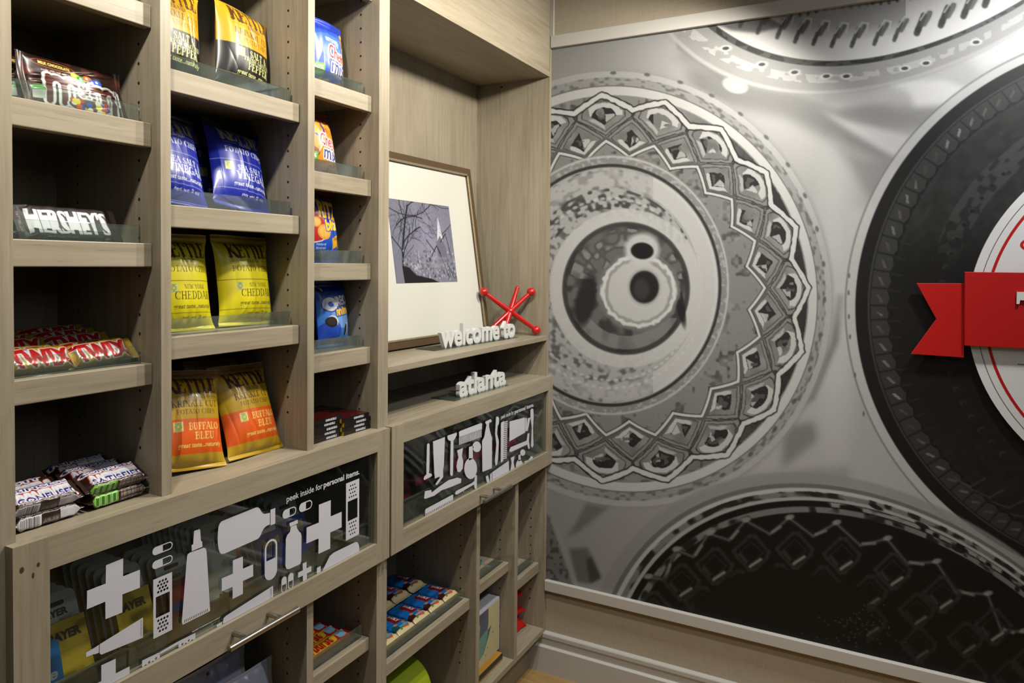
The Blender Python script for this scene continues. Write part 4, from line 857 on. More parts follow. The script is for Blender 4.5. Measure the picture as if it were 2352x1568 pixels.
for (x, y, z, ln, ro, k, lab) in ((1.000, .152, zS['T2'], 14, 1, 'vinegar', 'dark blue chip bag standing behind the fully visible salt and vinegar bag'), (.858, .152, zS['T2'], 14, 0, 'vinegar', 'dark blue chip bag standing behind the salt and vinegar bag at the divider'),
                                  (1.008, .150, zC, 14, 2, 'buffalo', 'mustard chip bag in shadow behind the right orange-banded bag'), (.866, .165, zC, 12, -1, 'buffalo', 'mustard chip bag in shadow behind the left orange-banded bag')):
    tag(place(pouch('chip_bag', CH[k], .132, .187, .040, int(x * 100), nx=70, ny=90), x, y, z, ln, ro, 0), lab, 'chip bag', 'chip bags waiting behind the front row')

# ---- snack bags of the third column
def mixbag(blue):
    a = Art(120, 160, (54, 96, 214) if blue else (244, 152, 22), 4); rn = random.Random(5)
    if blue:
        a.poly([(0, 0), (120, 0), (120, 20), (0, 34)], (44, 70, 196)); a.ell(60, 62, 60, 26, (96, 146, 236), op=.5)
        a.poly([(96, 26), (120, 20), (120, 160), (44, 160), (70, 142), (100, 136), (108, 100), (96, 86), (104, 60)], (222, 146, 36))
    else:
        a.rect(0, 0, 120, 36, (138, 34, 12)); a.ell(10, 110, 30, 18, (150, 66, 16)); a.ell(30, 60, 24, 9, (250, 190, 60), op=.8)
    for i in range(60):                                    # cereal squares, rings and pretzels printed on the film
        if blue: px, py = rn.uniform(98, 120), rn.uniform(22, 160)
        else: px, py = rn.uniform(0, 120), rn.choice((rn.uniform(30, 60), rn.uniform(136, 160)))
        if blue and i > 34: px, py = rn.uniform(20, 110), rn.uniform(140, 160)
        c = rn.choice(((240, 190, 70), (214, 120, 30), (250, 214, 110), (190, 92, 22)))
        if i % 3: a.ell(px, py, rn.uniform(3, 6), rn.uniform(3, 6), c, rot=rn.uniform(0, 3))
        else: a.ell(px, py, 6, 5, c, hole=.5)
    if blue: a.poly([(40, 46), (80, 47), (83, 56), (42, 54)], (200, 214, 246)); a.text('TRADITIONAL', 63, 53.5, 4.5, (70, 90, 190), width=34, bold=.03)
    if not blue: a.ell(44, 50, 24, 20, (40, 34, 150), hole=.72, rot=.5); a.poly([(10, 32), (60, 34), (40, 62), (10, 66)], (246, 166, 30)); a.ell(34, 49, 14, 12, (240, 170, 40))
    X, r = 72, R(8)
    for s_, yy, h, col, wd in (('Chex', 92, 30, (214, 40, 30), 54), ('mix', 124, 33, (28, 44, 150), 54)):
        m = a.tmask(s_, X + (8 if s_ == 'mix' else 0), yy, h, width=wd, bold=-.005, shear=-.12, rot=r); a.put(a.halo(m, 4.2), (248, 248, 250)); a.put(a.halo(m, .8), col)
    a.rr(8, 108, 36, 136, 3, (120, 190, 60)); a.text('60%', 21, 122, 10, (240, 250, 230), bold=.03, width=22); a.text('LESS FAT', 21, 131, 5, (240, 250, 230), bold=.02, width=22)
    return a
g3 = 'small snack bags in the third column'
tag(place(pouch('snack_bag', mixbag(True), .135, .158, .05, 21, nx=110, ny=130, wr=.0045), 1.232, .080, zS['U1'], 4, 0, 4), 'blue snack mix bag with cereal print down its right edge', 'snack bag', g3)
tag(place(pouch('snack_bag', mixbag(False), .135, .146, .05, 22, nx=110, ny=130, wr=.0045, taper=.2), 1.215, .082, zS['U2'], 8, -2, 4), 'orange snack mix bag with a dark red top, below the blue one', 'snack bag', g3)
a = Art(120, 165, (22, 84, 200), 4)
a.poly([(0, 0), (120, 0), (120, 60), (60, 66), (0, 60)], (118, 22, 14)); a.poly([(0, 40), (40, 46), (78, 92), (40, 118), (0, 124)], (196, 30, 22))
a.line([(0, 125), (40, 119), (62, 110)], 2.2, (236, 236, 240))
for px, py, rx in ((8, 62, 16), (52, 98, 20), (30, 76, 13)): a.ell(px, py, rx, rx * .85, (238, 168, 50)); a.ell(px, py, rx * .75, rx * .62, (248, 196, 96), op=.7)
a.ell(74, 46, 42, 32, (230, 190, 60), rot=.35); a.ell(74, 46, 41, 31, (24, 34, 140), rot=.35)
m = a.tmask('RITZ', 70, 66, 40, width=62, bold=.04, rot=R(6)); a.put(a.halo(m, .7), (120, 40, 10)); a.put(m, (250, 200, 30))
m = a.tmask('bits', 80, 92, 24, width=46, bold=.05, rot=R(-6)); a.put(a.halo(m, 2.4), (24, 60, 190)); a.put(m, (252, 214, 40))
a.poly([(76, 112), (120, 96), (120, 140), (98, 128), (80, 138)], (244, 178, 34)); a.text('CHEESE', 98, 116, 8, (110, 70, 20), bold=.03, width=34)
a.text('Natural', 42, 128, 5, (200, 214, 250), bold=.02, width=26); a.text('flavored', 42, 136, 5, (200, 214, 250), bold=.02, width=26)
for i in range(4): a.ell(26 + 10 * i, 146, 4.6, 5.4, (206, 214, 236), hole=.6)
tag(place(pouch('snack_bag', a, .132, .164, .056, 23, nx=110, ny=130, wr=.0055, top=.06), 1.222, .085, zS['U3'], 8, 0, 3), 'blue and red cracker bag with a yellow logo behind the acrylic lip', 'snack bag', g3)
a = Art(100, 155, (66, 140, 232), 4)
a.rect(0, 0, 100, 26, (22, 50, 160)); a.ell(50, 30, 70, 24, (36, 78, 196), op=.7); a.ell(60, 86, 34, 26, (150, 196, 250), op=.6); a.ell(26, 120, 30, 26, (30, 60, 190), op=.8); a.ell(84, 130, 24, 20, (70, 150, 246), op=.8)
for px, py, rx, ry, ro in ((26, 97, 15, 12, .3), (70, 116, 5, 14, .15), (8, 20, 10, 5, .6)):
    a.ell(px + 3.5, py - 2.5, rx, ry, (238, 238, 240), rot=ro); a.ell(px, py, rx, ry, (34, 28, 26), rot=ro); a.ell(px, py, rx * .7, ry * .7, (58, 48, 42), rot=ro)
m = a.tmask('REO', 66, 58, 22, width=42, bold=.05, rot=R(-8)) ; o1 = ((a.X - 28) / 18) ** 2 + ((a.Y - 56) / 16) ** 2; o = (o1 <= 1) & (o1 > .16)
a.put(a.halo(m | (o1 <= 1), 2.6), (18, 40, 150)); a.put((o1 <= 1), (40, 90, 220)); a.put(m | o, (238, 240, 250))
m = a.tmask('mini', 64, 80, 20, width=48, bold=.05, rot=R(-8)); a.put(a.halo(m, 2.6), (24, 60, 190)); a.put(m, (250, 206, 40))
for i in range(3): a.rr(36 + 16 * i, 136, 48 + 16 * i, 150, 3, (196, 200, 214))
OREO = a
tag(place(pouch('snack_bag', OREO, .106, .153, .05, 25, nx=100, ny=130, wr=.0055), 1.2640, .082, zS['U4'], 8, 1, 0), 'blue mini cookie bag standing at right, its white oval logo in full view', 'snack bag', g3)
tag(place(pouch('snack_bag', OREO, .098, .150, .046, 26, nx=100, ny=130, wr=.0055), 1.1625, .090, zS['U4'], 8, 0, 2), 'blue mini cookie bag half hidden by the divider beside its twin', 'snack bag', g3)

# ---- first column: candy
a = Art(160, 86, (50, 22, 16), 4); a.rect(0, 0, 160, 16, (40, 24, 14)); rn = random.Random(2)
for i in range(16):
    px = rn.choice((rn.uniform(0, 16), rn.uniform(146, 160), rn.uniform(70, 160))); py = rn.uniform(0, 86) if px < 20 or px > 145 else rn.uniform(0, 14)
    a.ell(px, py, rn.uniform(4, 8), rn.uniform(4, 7), rn.choice(((110, 50, 34), (86, 36, 26))), op=.8)
a.ell(48, 15, 30, 7.5, (190, 90, 30), rot=.1); a.ell(48, 15, 29, 6.6, (50, 22, 16), rot=.1); a.text('MILK CHOCOLATE', 49, 18, 5.4, (236, 214, 110), width=44, bold=.03, rot=.1)
a.text('made with real milk chocolate', 56, 29, 3.8, (210, 190, 176), width=54, bold=.02, rot=.08)
for px, py, c in ((78, 26, (240, 206, 40)), (86, 30, (60, 160, 70)), (96, 27, (230, 110, 30)), (104, 32, (40, 90, 210)), (112, 30, (40, 90, 210))): a.ell(px, py, 7, 6, c); a.ell(px - 1, py - 1, 2, 2, (236, 240, 240))
for x, y, h, wd in ((36, 74, 38, 42), (100, 76, 36, 38)):
    hw = wd / 2; m = a.lmask([(x, y), (x, y - h)], 9)
    for q in (0, 1): m |= a.lmask(arc(x + hw * (q + .5), y - h + hw * .5 + 2, hw / 2, hw * .5, 180, 360, 10) + [(x + hw * (q + 1), y)], 9.5)
    a.put(a.halo(m, 4.2), (238, 236, 238)); a.put(m, (92, 40, 26))
m = a.tmask('&', 88, 60, 24, width=18, bold=.03); a.put(a.halo(m, 3), (238, 236, 238)); a.put(m, (92, 40, 26))
a.rr(140, 34, 152, 60, 2, (238, 236, 238)); a.text("'s", 146, 56, 22, (60, 30, 22), width=8, bold=.03)
a.ell(22, 58, 9, 8, (84, 150, 50)); a.rect(14, 60, 30, 72, (196, 200, 190))
a.ell(96, 74, 36, 11, (222, 226, 234)); a.ell(96, 73, 33, 9, (96, 70, 60)); rn = random.Random(9)
for i in range(22): a.ell(rn.uniform(68, 124), rn.uniform(66, 80), 4.5, 3.8, rn.choice(((240, 220, 50), (50, 100, 210), (220, 100, 40), (240, 240, 220), (190, 60, 40))))
MMS = a
g1 = 'brown candy pouches on the upper left shelf'
mk = lambda seed: pouch('candy_pouch', MMS, .086, .160, .024, seed, top=.06, bot=.06, nx=100, ny=170, side=True, wr=.0045, pinch=.05, backc=(50, 24, 18))
m1 = mk(31); tag(place(m1, .668, .066, zS['S1'], 16, 0, 0), 'brown candy pouch with big white-edged letters, foremost on its shelf', 'candy pouch', g1)
tag(place(mk(32), .648, .096, zS['S1'], 16, -1, 0), 'brown candy pouch peeking out just behind the foremost one', 'candy pouch', g1)
tag(place(mk(33), .642, .130, zS['S1'], 15, 0, 0), 'brown candy pouch third from the front on the upper left shelf', 'candy pouch', g1)
tag(place(mk(34), .655, .166, zS['S1'], 14, 0, 0), 'brown candy pouch rearmost on the upper left shelf', 'candy pouch', g1)
a = Art(160, 110, (34, 18, 18), 4)
a.rect(0, 0, 160, 22, (26, 14, 14)); a.text("HERSHEY'S", 78, 76, 30, (232, 230, 238), width=124, bold=.05)
a.text('MILK CHOCOLATE', 62, 93, 4, (190, 184, 180), width=46, bold=.02); a.text('1.55 OZ', 30, 97, 4, (190, 184, 180), width=18, bold=.02); a.text('NATURAL', 10, 60, 4, (150, 140, 140), width=20, rot=-PI / 2)
a.ell(132, 95, 5, 4, (210, 206, 206)); a.rect(112, 96, 124, 100, (170, 160, 160)); HERS = a
g2 = 'dark chocolate bars on the middle left shelf'
h1 = wrapper('chocolate_bar', HERS, .156, .056, .012, 41, nu=190, nv=130, sq=5, m=MATTE)
tag(place(h1, .650, 0.0690, zS['S2'], -60, 0, 0), 'dark chocolate bar with big white lettering tilted against the shelf lip', 'chocolate bar', g2)
tag(place(wrapper('chocolate_bar', HERS, .156, .050, .012, 42, nu=100, nv=60, sq=5), .652, .112, zS['S2'], -3, 0, 0), 'dark chocolate bar lying behind the tilted one, mostly in shadow', 'chocolate bar', g2)
a = Art(126, 110, (206, 164, 38), 4)
m = a.tmask('TWIX', 63, 86, 44, width=104, bold=.06, shear=-.25); m = m | a.lmask([(14, 44), (44, 40)], 7)
a.put(a.halo(m, 2.6), (240, 240, 246)); a.put(m, (204, 24, 22)); a.ell(14, 98, 7, 5, (70, 120, 90)); a.text('2 COOKIE BARS', 70, 100, 4, (90, 60, 20), width=40, bold=.02)
a.rect(0, 104, 126, 110, (160, 120, 24)); TWX = a
g4 = 'gold-wrapped cookie bars heaped on the lower left shelf'
tw = [wrapper('cookie_bar', TWX, .1165, .040, .022, 50 + i, nu=130, nv=90, m=GOLDF) for i in range(3)]
pos = []
for r_ in range(5):
    for c_ in range(2): pos.append((.6035 + .0955 * c_ + random.Random(r_ * 7 + c_).uniform(-.0015, .0015), .073 + .034 * r_, r_, c_))
for i, (x, y, r_, c_) in enumerate(pos):
    o = tw[i] if i < 2 else copy_tree(tw[i % 3]) if i != 2 else tw[2]
    place(o, x, y, zS['S3'] + .0045 * r_ * (r_ > 1), -48 + 3 * (r_ % 2), random.Random(i).uniform(-1.5, 1.5) - (2 if c_ else 0), random.Random(i + 9).uniform(-2, 2))
    if r_ == 0: tag(o, ('gold cookie bar with red letters cut off by the left side panel', 'gold cookie bar with red letters whole, at the front right of the heap')[c_], 'cookie bar', g4)
    elif r_ == 1: tag(o, ('gold cookie bar in the second row, behind the cut-off front bar', 'gold cookie bar in the second row, behind the whole front bar')[c_], 'cookie bar', g4)
    else: tag(o, 'gold cookie bar in the dim rows at the back of the heap', 'cookie bar', g4)
def nutbar(l1, l2, side):
    a = Art(100, 120, (52, 30, 22), 4)
    for s_, y, x in ((l1, 60, 48), (l2, 81, 54)):
        m = a.tmask(s_, x, y, 15, width=80 if len(s_) > 6 else 60, bold=.02); a.put(a.halo(m, 3.6), (196, 34, 30)); a.put(a.halo(m, 2.6), (240, 240, 246)); a.put(m, (40, 30, 130))
    if side == 'bar':
        a.text('MILK CHOCOLATE . PEANUTS . CARAMEL', 60, 92, 4.6, (226, 220, 214), width=76, bold=.025)
        a.rect(4, 100, 40, 118, (234, 232, 236)); rn = random.Random(4); x = 8
        while x < 36: w_ = rn.choice((.6, .9, 1.4)); a.rect(x, 102, x + w_, 118, (40, 36, 44)); x += w_ + rn.choice((.7, 1.1, 1.6))
        a.rect(66, 101, 98, 113, (226, 220, 228)); a.text('BEST BEFORE', 76, 99.5, 3.4, (190, 180, 176), width=20, bold=.02); a.text('#EATSNICKERS', 53, 112, 4, (190, 180, 176), width=22, bold=.02); a.text('NET WT 52.7g', 16, 98.5, 3.6, (200, 190, 186), width=22)
    else:
        a.rr(8, 93, 48, 116, 4, (112, 196, 40))
        for i in range(4): a.rr(11 + 9 * i, 99, 18 + 9 * i, 114, 1.5, (206, 230, 170)); a.rect(12 + 9 * i, 102, 17 + 9 * i, 112, (60, 130, 30))
        rn = random.Random(6)
        for j in range(6):
            x = 52
            while x < 96: w_ = rn.uniform(2, 7); a.rect(x, 94 + 4 * j, x + w_, 96 + 4 * j, (176, 160, 150)); x += w_ + 1.2
    return a
NB = [nutbar('PRINCESS', 'CONFUSED', 'bar'), nutbar('CONFUSED', 'SATISFIED', 'green'), nutbar('FEISTY', 'FEISTY', 'bar')]
g5 = 'brown nut bars stacked on the counter'
nb = [wrapper('nut_bar', NB[i], .104, .040, .021, 60 + i, nu=150, nv=140, sq=5, end=.007) for i in range(3)]
k = 0
for (x, y, lay, t_, lab) in ((.597, .047, 0, 0, 'brown nut bar with a barcode, bottom of the left front stack'), (.596, .048, 1, 0, 'brown nut bar with a barcode, top of the left front stack'), (.7065, .049, 0, 1, 'brown nut bar with a green panel, bottom of the right front stack'), (.705, .05, 1, 1, 'brown nut bar with a green panel, top of the right front stack'),
                             (.597, .0895, 0, 2, 'brown nut bar behind the left front stack, lower one'), (.592, .0905, 1, 2, 'brown nut bar behind the left front stack, upper one'), (.705, .0915, 0, 0, 'brown nut bar behind the right front stack, lower one'), (.703, .0925, 1, 1, 'brown nut bar behind the right front stack, upper one'),
                             (.600, .1325, 0, 1, 'brown nut bar in the third row at left'), (.706, .1345, 0, 2, 'brown nut bar in the third row at right, lower one'), (.707, .1365, 1, 0, 'brown nut bar in the third row at right, upper one')):
    o = nb[t_] if 'location_set' not in nb[t_] else copy_tree(nb[t_]); nb[t_]['location_set'] = 1
    if 'location_set' in o and o is not nb[t_]: del o['location_set']
    place(o, x, y + (.002 if lay else 0), zC + .0214 * lay, -27 if lay else 0, 0, random.Random(k).uniform(-2, 2)); tag(o, lab, 'nut bar', g5); k += 1
for o in nb: del o['location_set']

# ---- chocolate boxes of the third column
BLK = mat('black_carton', (20, 17, 17), .35); MAR = vmat('printed_carton', .3, .5, .4); GLD = mat('gold_paper', (214, 176, 40), .4); LETW = mat('white_ink', (222, 226, 240), .5)
def chocbox():
    wx, wy, hz = .092, .150, .0094
    a = Art(92, 150, (64, 18, 14), 2); a.ell(44, 40, 36, 22, (206, 120, 30), hole=.78); a.ell(46, 52, 34, 22, (88, 30, 20)); a.ell(40, 60, 20, 8, (120, 60, 50), op=.5); a.rect(0, 100, 92, 150, (70, 12, 14))
    b = MB().box(-wx / 2, wx / 2, -wy / 2, wy / 2, 0, hz, 0); b.m[0] = 0; b.m[4] = 1; b.m[5] = 1
    b.text('GHIRARDELLI', Matrix(((1, 0, 0, -.006), (0, 0, 1, -wy / 2 - .0003), (0, 1, 0, .0026), (0, 0, 0, 1))), .0046, 2, bold=.05, width=.034)
    o = b.build('chocolate_box', [BLK, GLD, LETW])
    n1, n2 = 46, 75; x, y = np.meshgrid(np.linspace(-wx / 2, wx / 2, n1), np.linspace(-wy / 2, wy / 2, n2))
    me = np_mesh('printed_top', np.stack([x, y, np.full_like(x, hz + .0002)], -1), quads(n2, n1), a.grid(n1, n2)); link('printed_top', me, [MAR], o)
    return o
cb = chocbox(); first = True; g6 = 'dark chocolate boxes stacked on the counter'
for (n_, xs, ys, row) in ((5, 1.1805, .101, 'left front'), (4, 1.2965 - .0, .094, 'right front')):
    for i in range(n_):
        o = cb if first else copy_tree(cb); first = False
        dx = (-.0 if row == 'left front' else -.0255) + (.0015, -.001, .001, -.002, .0)[i]
        o.location = (xs + dx, ys + (.0, .001, -.001, .0015, 0)[i], zC + .0003 + .0097 * i); o.rotation_euler.z = R((.6, -.5, .9, -.4, .3)[i] - (1.0 if row != 'left front' else 0))
        where = ('bottom', 'second from the bottom', 'third from the bottom', 'fourth from the bottom', 'top')[i if i < n_ - 1 else 4]
        tag(o, 'black chocolate box, %s of the %s stack on the counter' % (where, row), 'chocolate box', g6)
# ------------------------------------------------------------------ the display niche
NZ = 1.1911
FRM = mat('bronze_frame', (104, 82, 58), .35, .25); FRI = mat('champagne_frame_edge', (196, 178, 146), .28, .6); MATB = mat('ivory_mat_board', (236, 234, 222), .8)
fw_, fh_ = .600, .580                                   # the picture leans on the back of the niche
fr = tag(empty('picture_frame'), 'bronze picture frame with a wide ivory mat, leaning at the back of the niche', 'picture frame')
b = MB(); t_ = .027
b.box(-fw_, 0, -.010, .014, 0, t_, 0).box(-fw_, 0, -.010, .014, fh_ - t_, fh_, 0).box(-fw_, -fw_ + t_, -.010, .014, t_, fh_ - t_, 0).box(-t_, 0, -.010, .014, t_, fh_ - t_, 0)
b.box(-fw_ + t_, -t_, -.0125, -.004, t_ - .006, t_, 1).box(-t_, -t_ + .006, -.0125, -.004, t_, fh_ - t_, 1).box(-fw_ + t_, -t_, -.0125, -.004, fh_ - t_, fh_ - t_ + .006, 1)
b.build('frame', [FRM, FRI], fr, bevel=.0015, local=True)
MB().box(-fw_ + t_, -t_, -.002, .010, t_, fh_ - t_).build('mat_board', [MATB], fr, local=True)
a = Art(160, 124, (150, 150, 172), 5); rn = random.Random(12); X, Y = a.X, a.Y
a.a *= (0.75 + .35 * np.exp(-((X - 96) ** 2 + (Y - 56) ** 2) / 2600.0))[..., None]
def branch(x, y, ang, ln, wd, d):
    pts = [(x, y)]
    for _ in range(5):
        ang += rn.uniform(-.35, .35); x += math.cos(ang) * ln / 5; y += math.sin(ang) * ln / 5; pts.append((x, y))
        if d > 0 and rn.random() < .7: branch(x, y, ang + rn.choice((-1, 1)) * rn.uniform(.5, 1.2), ln * .55, wd * .5, d - 1)
    a.line(pts, wd, (26, 26, 36))
branch(22, 124, -1.62, 120, 4.0, 3); branch(14, 40, -.4, 70, 1.8, 3); branch(2, 14, .2, 110, 1.6, 3); branch(160, 30, 2.6, 50, 1.3, 3); branch(160, 4, 2.9, 60, 1.2, 3); branch(24, 70, -.9, 60, 2.0, 3)
for i in range(500):
    x, y = rn.uniform(20, 160), rn.gauss(100, 12); g = rn.choice((60, 90, 120, 170, 205)); a.ell(x, max(76, y), rn.uniform(.6, 2.2), rn.uniform(.8, 2.6), (g, g, g + 10), op=.7)
a.poly([(120, 36), (124, 20), (131, 54), (131, 80), (115, 80), (116, 54)], (226, 228, 238)); a.poly([(113, 80), (112, 62), (124, 50), (136, 66), (140, 92), (113, 92)], (120, 120, 138))
for p in ([(88, 90), (112, 66), (120, 78)], [(86, 58), (106, 76)], [(112, 66), (138, 116)], [(124, 60), (140, 46), (150, 84)], [(132, 88), (152, 118)]): a.line(p, 1.8, (30, 30, 38))
for i in range(40): x = 92 + i * 1.1; a.line([(x, 84), (x + .3, 104)], .5, (200, 200, 214) if i % 2 else (70, 70, 82))
a.poly([(20, 124), (18, 98), (34, 100), (50, 112), (90, 118), (110, 124)], (16, 16, 20))
for i in range(200): a.ell(rn.uniform(0, 160), rn.uniform(0, 46), rn.uniform(.3, 1.2), rn.uniform(.3, 1.2), (60, 60, 80), op=.5)
a.rect(0, 0, 160, .8, (40, 40, 46)); a.rect(0, 0, .8, 124, (40, 40, 46))
px0, px1, pz0, pz1 = -.472, -.153, .188, .438
x, z = np.meshgrid(np.linspace(px0, px1, 200), np.linspace(pz0, pz1, 155))
link('photograph', np_mesh('photograph', np.stack([x, np.full_like(x, -.0026), z], -1), quads(155, 200), a.grid(200, 155)), [vmat('photo_paper', .45, .4)], fr, local=True)['label'] = 'black and white photograph of a church behind bare trees'
fr.rotation_euler = Euler((R(-8.6), 0, R(-1.2)), 'XYZ'); fr.location = (2.132, .168, NZ + .0035)

# the oversize red jack: three crossing rods, a ball on each of four ends
RED = mat('glossy_red_paint', (206, 20, 16), .28, 0, .5, .4)
jb = MB()
tips = [(2.0963, .165, 1.3421), (2.232, .031, 1.2085), (2.232, .0519, 1.3411), (2.0963, .1441, 1.2095), (2.2186, .100, 1.354), (2.1097, .096, 1.1966)]
c_ = Vector((2.1642, .098, 1.2753))
for i, tp in enumerate(tips):
    tp = Vector(tp); jb.tube(c_, tp, .0098, 18, 0, .0068)
    if i < 4: jb.ball(tp, .0155, 22)
    else: jb.ball(tp, .0078, 16)
jb.ball(c_, .0135, 18)
jo = jb.build('jack_ornament', [RED]); tag(jo, 'oversize red toy jack with ball-tipped arms beside the picture frame', 'ornament')
zz = min(v.co.z for v in jo.data.vertices); jo.location.z = NZ + .0003 - zz

# white letters standing on clear acrylic strips
WHT = mat('white_letter_acrylic', (238, 238, 236), .4)
def lettersign(word, p0, p1, z, capz, label, base):
    rt_ = empty('letter_sign'); tag(rt_, label, 'letter sign', 'white letter signs in the niche')
    d = Vector((p1[0] - p0[0], p1[1] - p0[1], 0)); ln = d.length; d.normalize(); nrm = Vector((-d.y, d.x, 0))
    th = .013
    Mx = Matrix(((d.x, 0, -nrm.x, p0[0] + nrm.x * th / 2), (d.y, 0, -nrm.y, p0[1] + nrm.y * th / 2), (0, 1, 0, z + .0042), (0, 0, 0, 1)))
    b = MB(); v, t = text_tris(word, .03, 0, .1, 0); sx = ln / (v[:, 0].max() - v[:, 0].min()); x0 = v[:, 0].min(); zt = v[:, 2].max()
    b.add([Mx @ Vector(((p[0] - x0) * sx, p[1] * capz, p[2] / zt * th / 2)) for p in v], t)
    b.build('letters', [WHT], rt_)
    q = MB(); q0 = Vector(p0 + (0,)) - d * base[0]; q1 = Vector(p1 + (0,)) + d * base[1]
    vs = [q0 - nrm * .012, q1 - nrm * .012, q1 + nrm * base[3], q0 + nrm * base[2]]
    q.add([(p.x, p.y, z + .0003) for p in vs] + [(p.x, p.y, z + .0040) for p in vs], [(3, 2, 1, 0), (4, 5, 6, 7), (0, 1, 5, 4), (1, 2, 6, 5), (2, 3, 7, 6), (3, 0, 4, 7)])
    q.build('acrylic_base', [ACR], rt_)
    return rt_
lettersign('welcome to', (1.724, .090), (2.1386, .0647), NZ, .066, 'white letters reading welcome to on a clear base on the niche shelf', (.045, .004, .058, .016))
lettersign('atlanta', (1.7395, .0357), (2.0104, .030), CT, .062, 'white letters reading atlanta on a clear base on the counter', (.045, .0, .068, .030))

# ------------------------------------------------------------------ things kept in the drawers
CARD = mat('white_card', (214, 220, 216), .55); YEL = mat('yellow_carton', (226, 188, 40), .45); INK = mat('black_ink', (18, 18, 20), .5); REDC = mat('red_carton', (186, 44, 30), .45)
BLUC = mat('blue_carton', (24, 60, 168), .4); SKY = mat('sky_blue_carton', (40, 140, 226), .4); ORG = mat('orange_carton', (222, 110, 40), .5); GRYC = mat('grey_card_edge', (170, 166, 140), .6); PNK = mat('magenta_film', (176, 22, 66), .35); NAVY = mat('navy_film', (26, 60, 130), .3); DKP = mat('dark_film', (30, 24, 26), .3); LIL = mat('pale_lilac_ink', (200, 160, 190), .5)
FRONT = lambda y: Matrix(((1, 0, 0, 0), (0, 0, 1, y), (0, 1, 0, 0), (0, 0, 0, 1)))
def hangcard(w, h, head, kind):
    """carton on a hanging card with rounded shoulders and a slot"""
    b = MB(); r = .012; o = [(-w / 2, 0), (w / 2, 0)] + arc(w / 2 - r, h - r, r, r, 0, 90, 6) + arc(-w / 2 + r, h - r, r, r, 90, 180, 6)
    n = len(o); b.add([(p[0], -.0006, p[1]) for p in o] + [(p[0], .0006, p[1]) for p in o], [tuple(range(n)), tuple(reversed(range(n, 2 * n)))] + [(i, n + i, n + (i + 1) % n, (i + 1) % n) for i in range(n)])
    b.sheet([capsule(-.015, .015, h - .021, h - .014, 'l')[0]], FRONT(-.0010), 1)
    if kind == 'bayer':
        b.text('BAYER', FRONT(-.0011) @ Matrix.Translation((-.004, h - .036, 0)), .0105, 1, bold=.05, width=.044, align='c'); b.disc((-.026, -.0010, h - .030), (0, -1, 0), .005, 2, 16)
    elif kind == 'advil': b.text('Advil', FRONT(-.0011) @ Matrix.Translation((.002, h - .036, 0)), .010, 1, bold=.05, width=.034, align='c'); b.disc((-.028, -.001, h - .02), (0, -1, 0), .004, 2, 14)
    elif kind == 'plastic': b.text('Plastic', FRONT(-.0011) @ Matrix.Translation((.0, h - .042, 0)), .009, 1, shear=.2, bold=.03, width=.034, align='c'); b.add([(w / 2 - .006, -.001, h - .03), (w / 2 - .0005, -.001, h - .03), (w / 2 - .0005, -.001, .0), (w / 2 - .016, -.001, 0)], [(0, 1, 2, 3)], 3)
    elif kind == 'orange': b.text('Pain', FRONT(-.0011) @ Matrix.Translation((.0, h - .04, 0)), .009, 1, bold=.03, width=.03, align='c')
    o = b.build('hang_card', [CARD, INK, YEL, ORG])
    if kind in ('bayer', 'advil', 'orange'):
        bh = h - .044; bd = .016; m = {'bayer': YEL, 'advil': BLUC, 'orange': REDC}[kind]
        q = MB().box(-w / 2 + .004, w / 2 - .001, -bd, -.0007, .0, bh, 0); F = FRONT(-bd - .0003)
        if kind == 'bayer':
            q.text('BAYER', F @ Matrix.Translation((-.001, bh - .028, 0)), .013, 1, bold=.06, width=.05, align='c')
            q.box(-w / 2 + .004, w / 2 - .001, -bd - .0002, -bd, .0, .011, 2); q.text('Aspirin', F @ Matrix.Translation((0, .0028, 0)), .006, 3, bold=.05, width=.034, align='c')
        elif kind == 'advil':
            q.text('Advil', F @ Matrix.Translation((0, bh - .026, 0)), .014, 3, bold=.06, width=.048, align='c'); q.box(-w / 2 + .004, w / 2 - .001, -bd - .0002, -bd, .0, .014, 2)
        else: q.box(-w / 2 + .004, w / 2 - .001, -bd - .0002, -bd, bh * .45, bh * .62, 2)
        q.build('carton', [m, INK, {'bayer': LIL, 'advil': SKY, 'orange': NAVY}[kind], {'bayer': REDC, 'advil': YEL, 'orange': YEL}[kind]], o)
    return o
def row(kind, x, y, w, h, n, dy, lean, dx, labs, grp, z=.7585):
    base = hangcard(w, h, 0, kind); bare = None
    for i in range(n):
        if i == 0: o = base
        else: o = copy_tree(base)
        o.rotation_euler = Euler((R(-lean), 0, R(-2)), 'XYZ'); o.location = (x + dx * i, y + dy * i, z + .0005)
        tag(o, labs[0] if i == 0 else labs[1], 'medicine card', grp)
gD = 'carded medicines in the wide drawer'
row('bayer', .650, .062, .068, .158, 6, .0225, 22, -.001, ('white medicine card with a yellow carton, front of the leftmost row in the drawer', 'white medicine card in the leftmost drawer row, behind its front card'), gD)
row('bayer', .762, .064, .068, .158, 6, .0225, 20, 0, ('white medicine card with a yellow carton, front of the second drawer row', 'white medicine card in the second drawer row, behind its front card'), gD)
row('orange', .858, .070, .062, .140, 5, .0225, 20, 0, ('white card with a red carton, front of the third drawer row', 'white card in the third drawer row, behind its front card'), gD)
row('plastic', .962, .072, .085, .172, 11, .0115, 16, -.004, ('white card with an orange edge and slanted lettering, front of its drawer row', 'white card in the close-packed drawer row behind the orange-edged one'), gD)
row('advil', 1.085, .080, .070, .150, 4, .0225, 22, .0, ('white card with a blue carton, front of the fifth drawer row', 'white card in the fifth drawer row, behind its front card'), gD)
row('advil', 1.172, .092, .070, .156, 5, .0225, 24, .0, ('white card with a blue carton, front of the rightmost drawer row', 'white card in the rightmost drawer row, behind its front card'), gD)
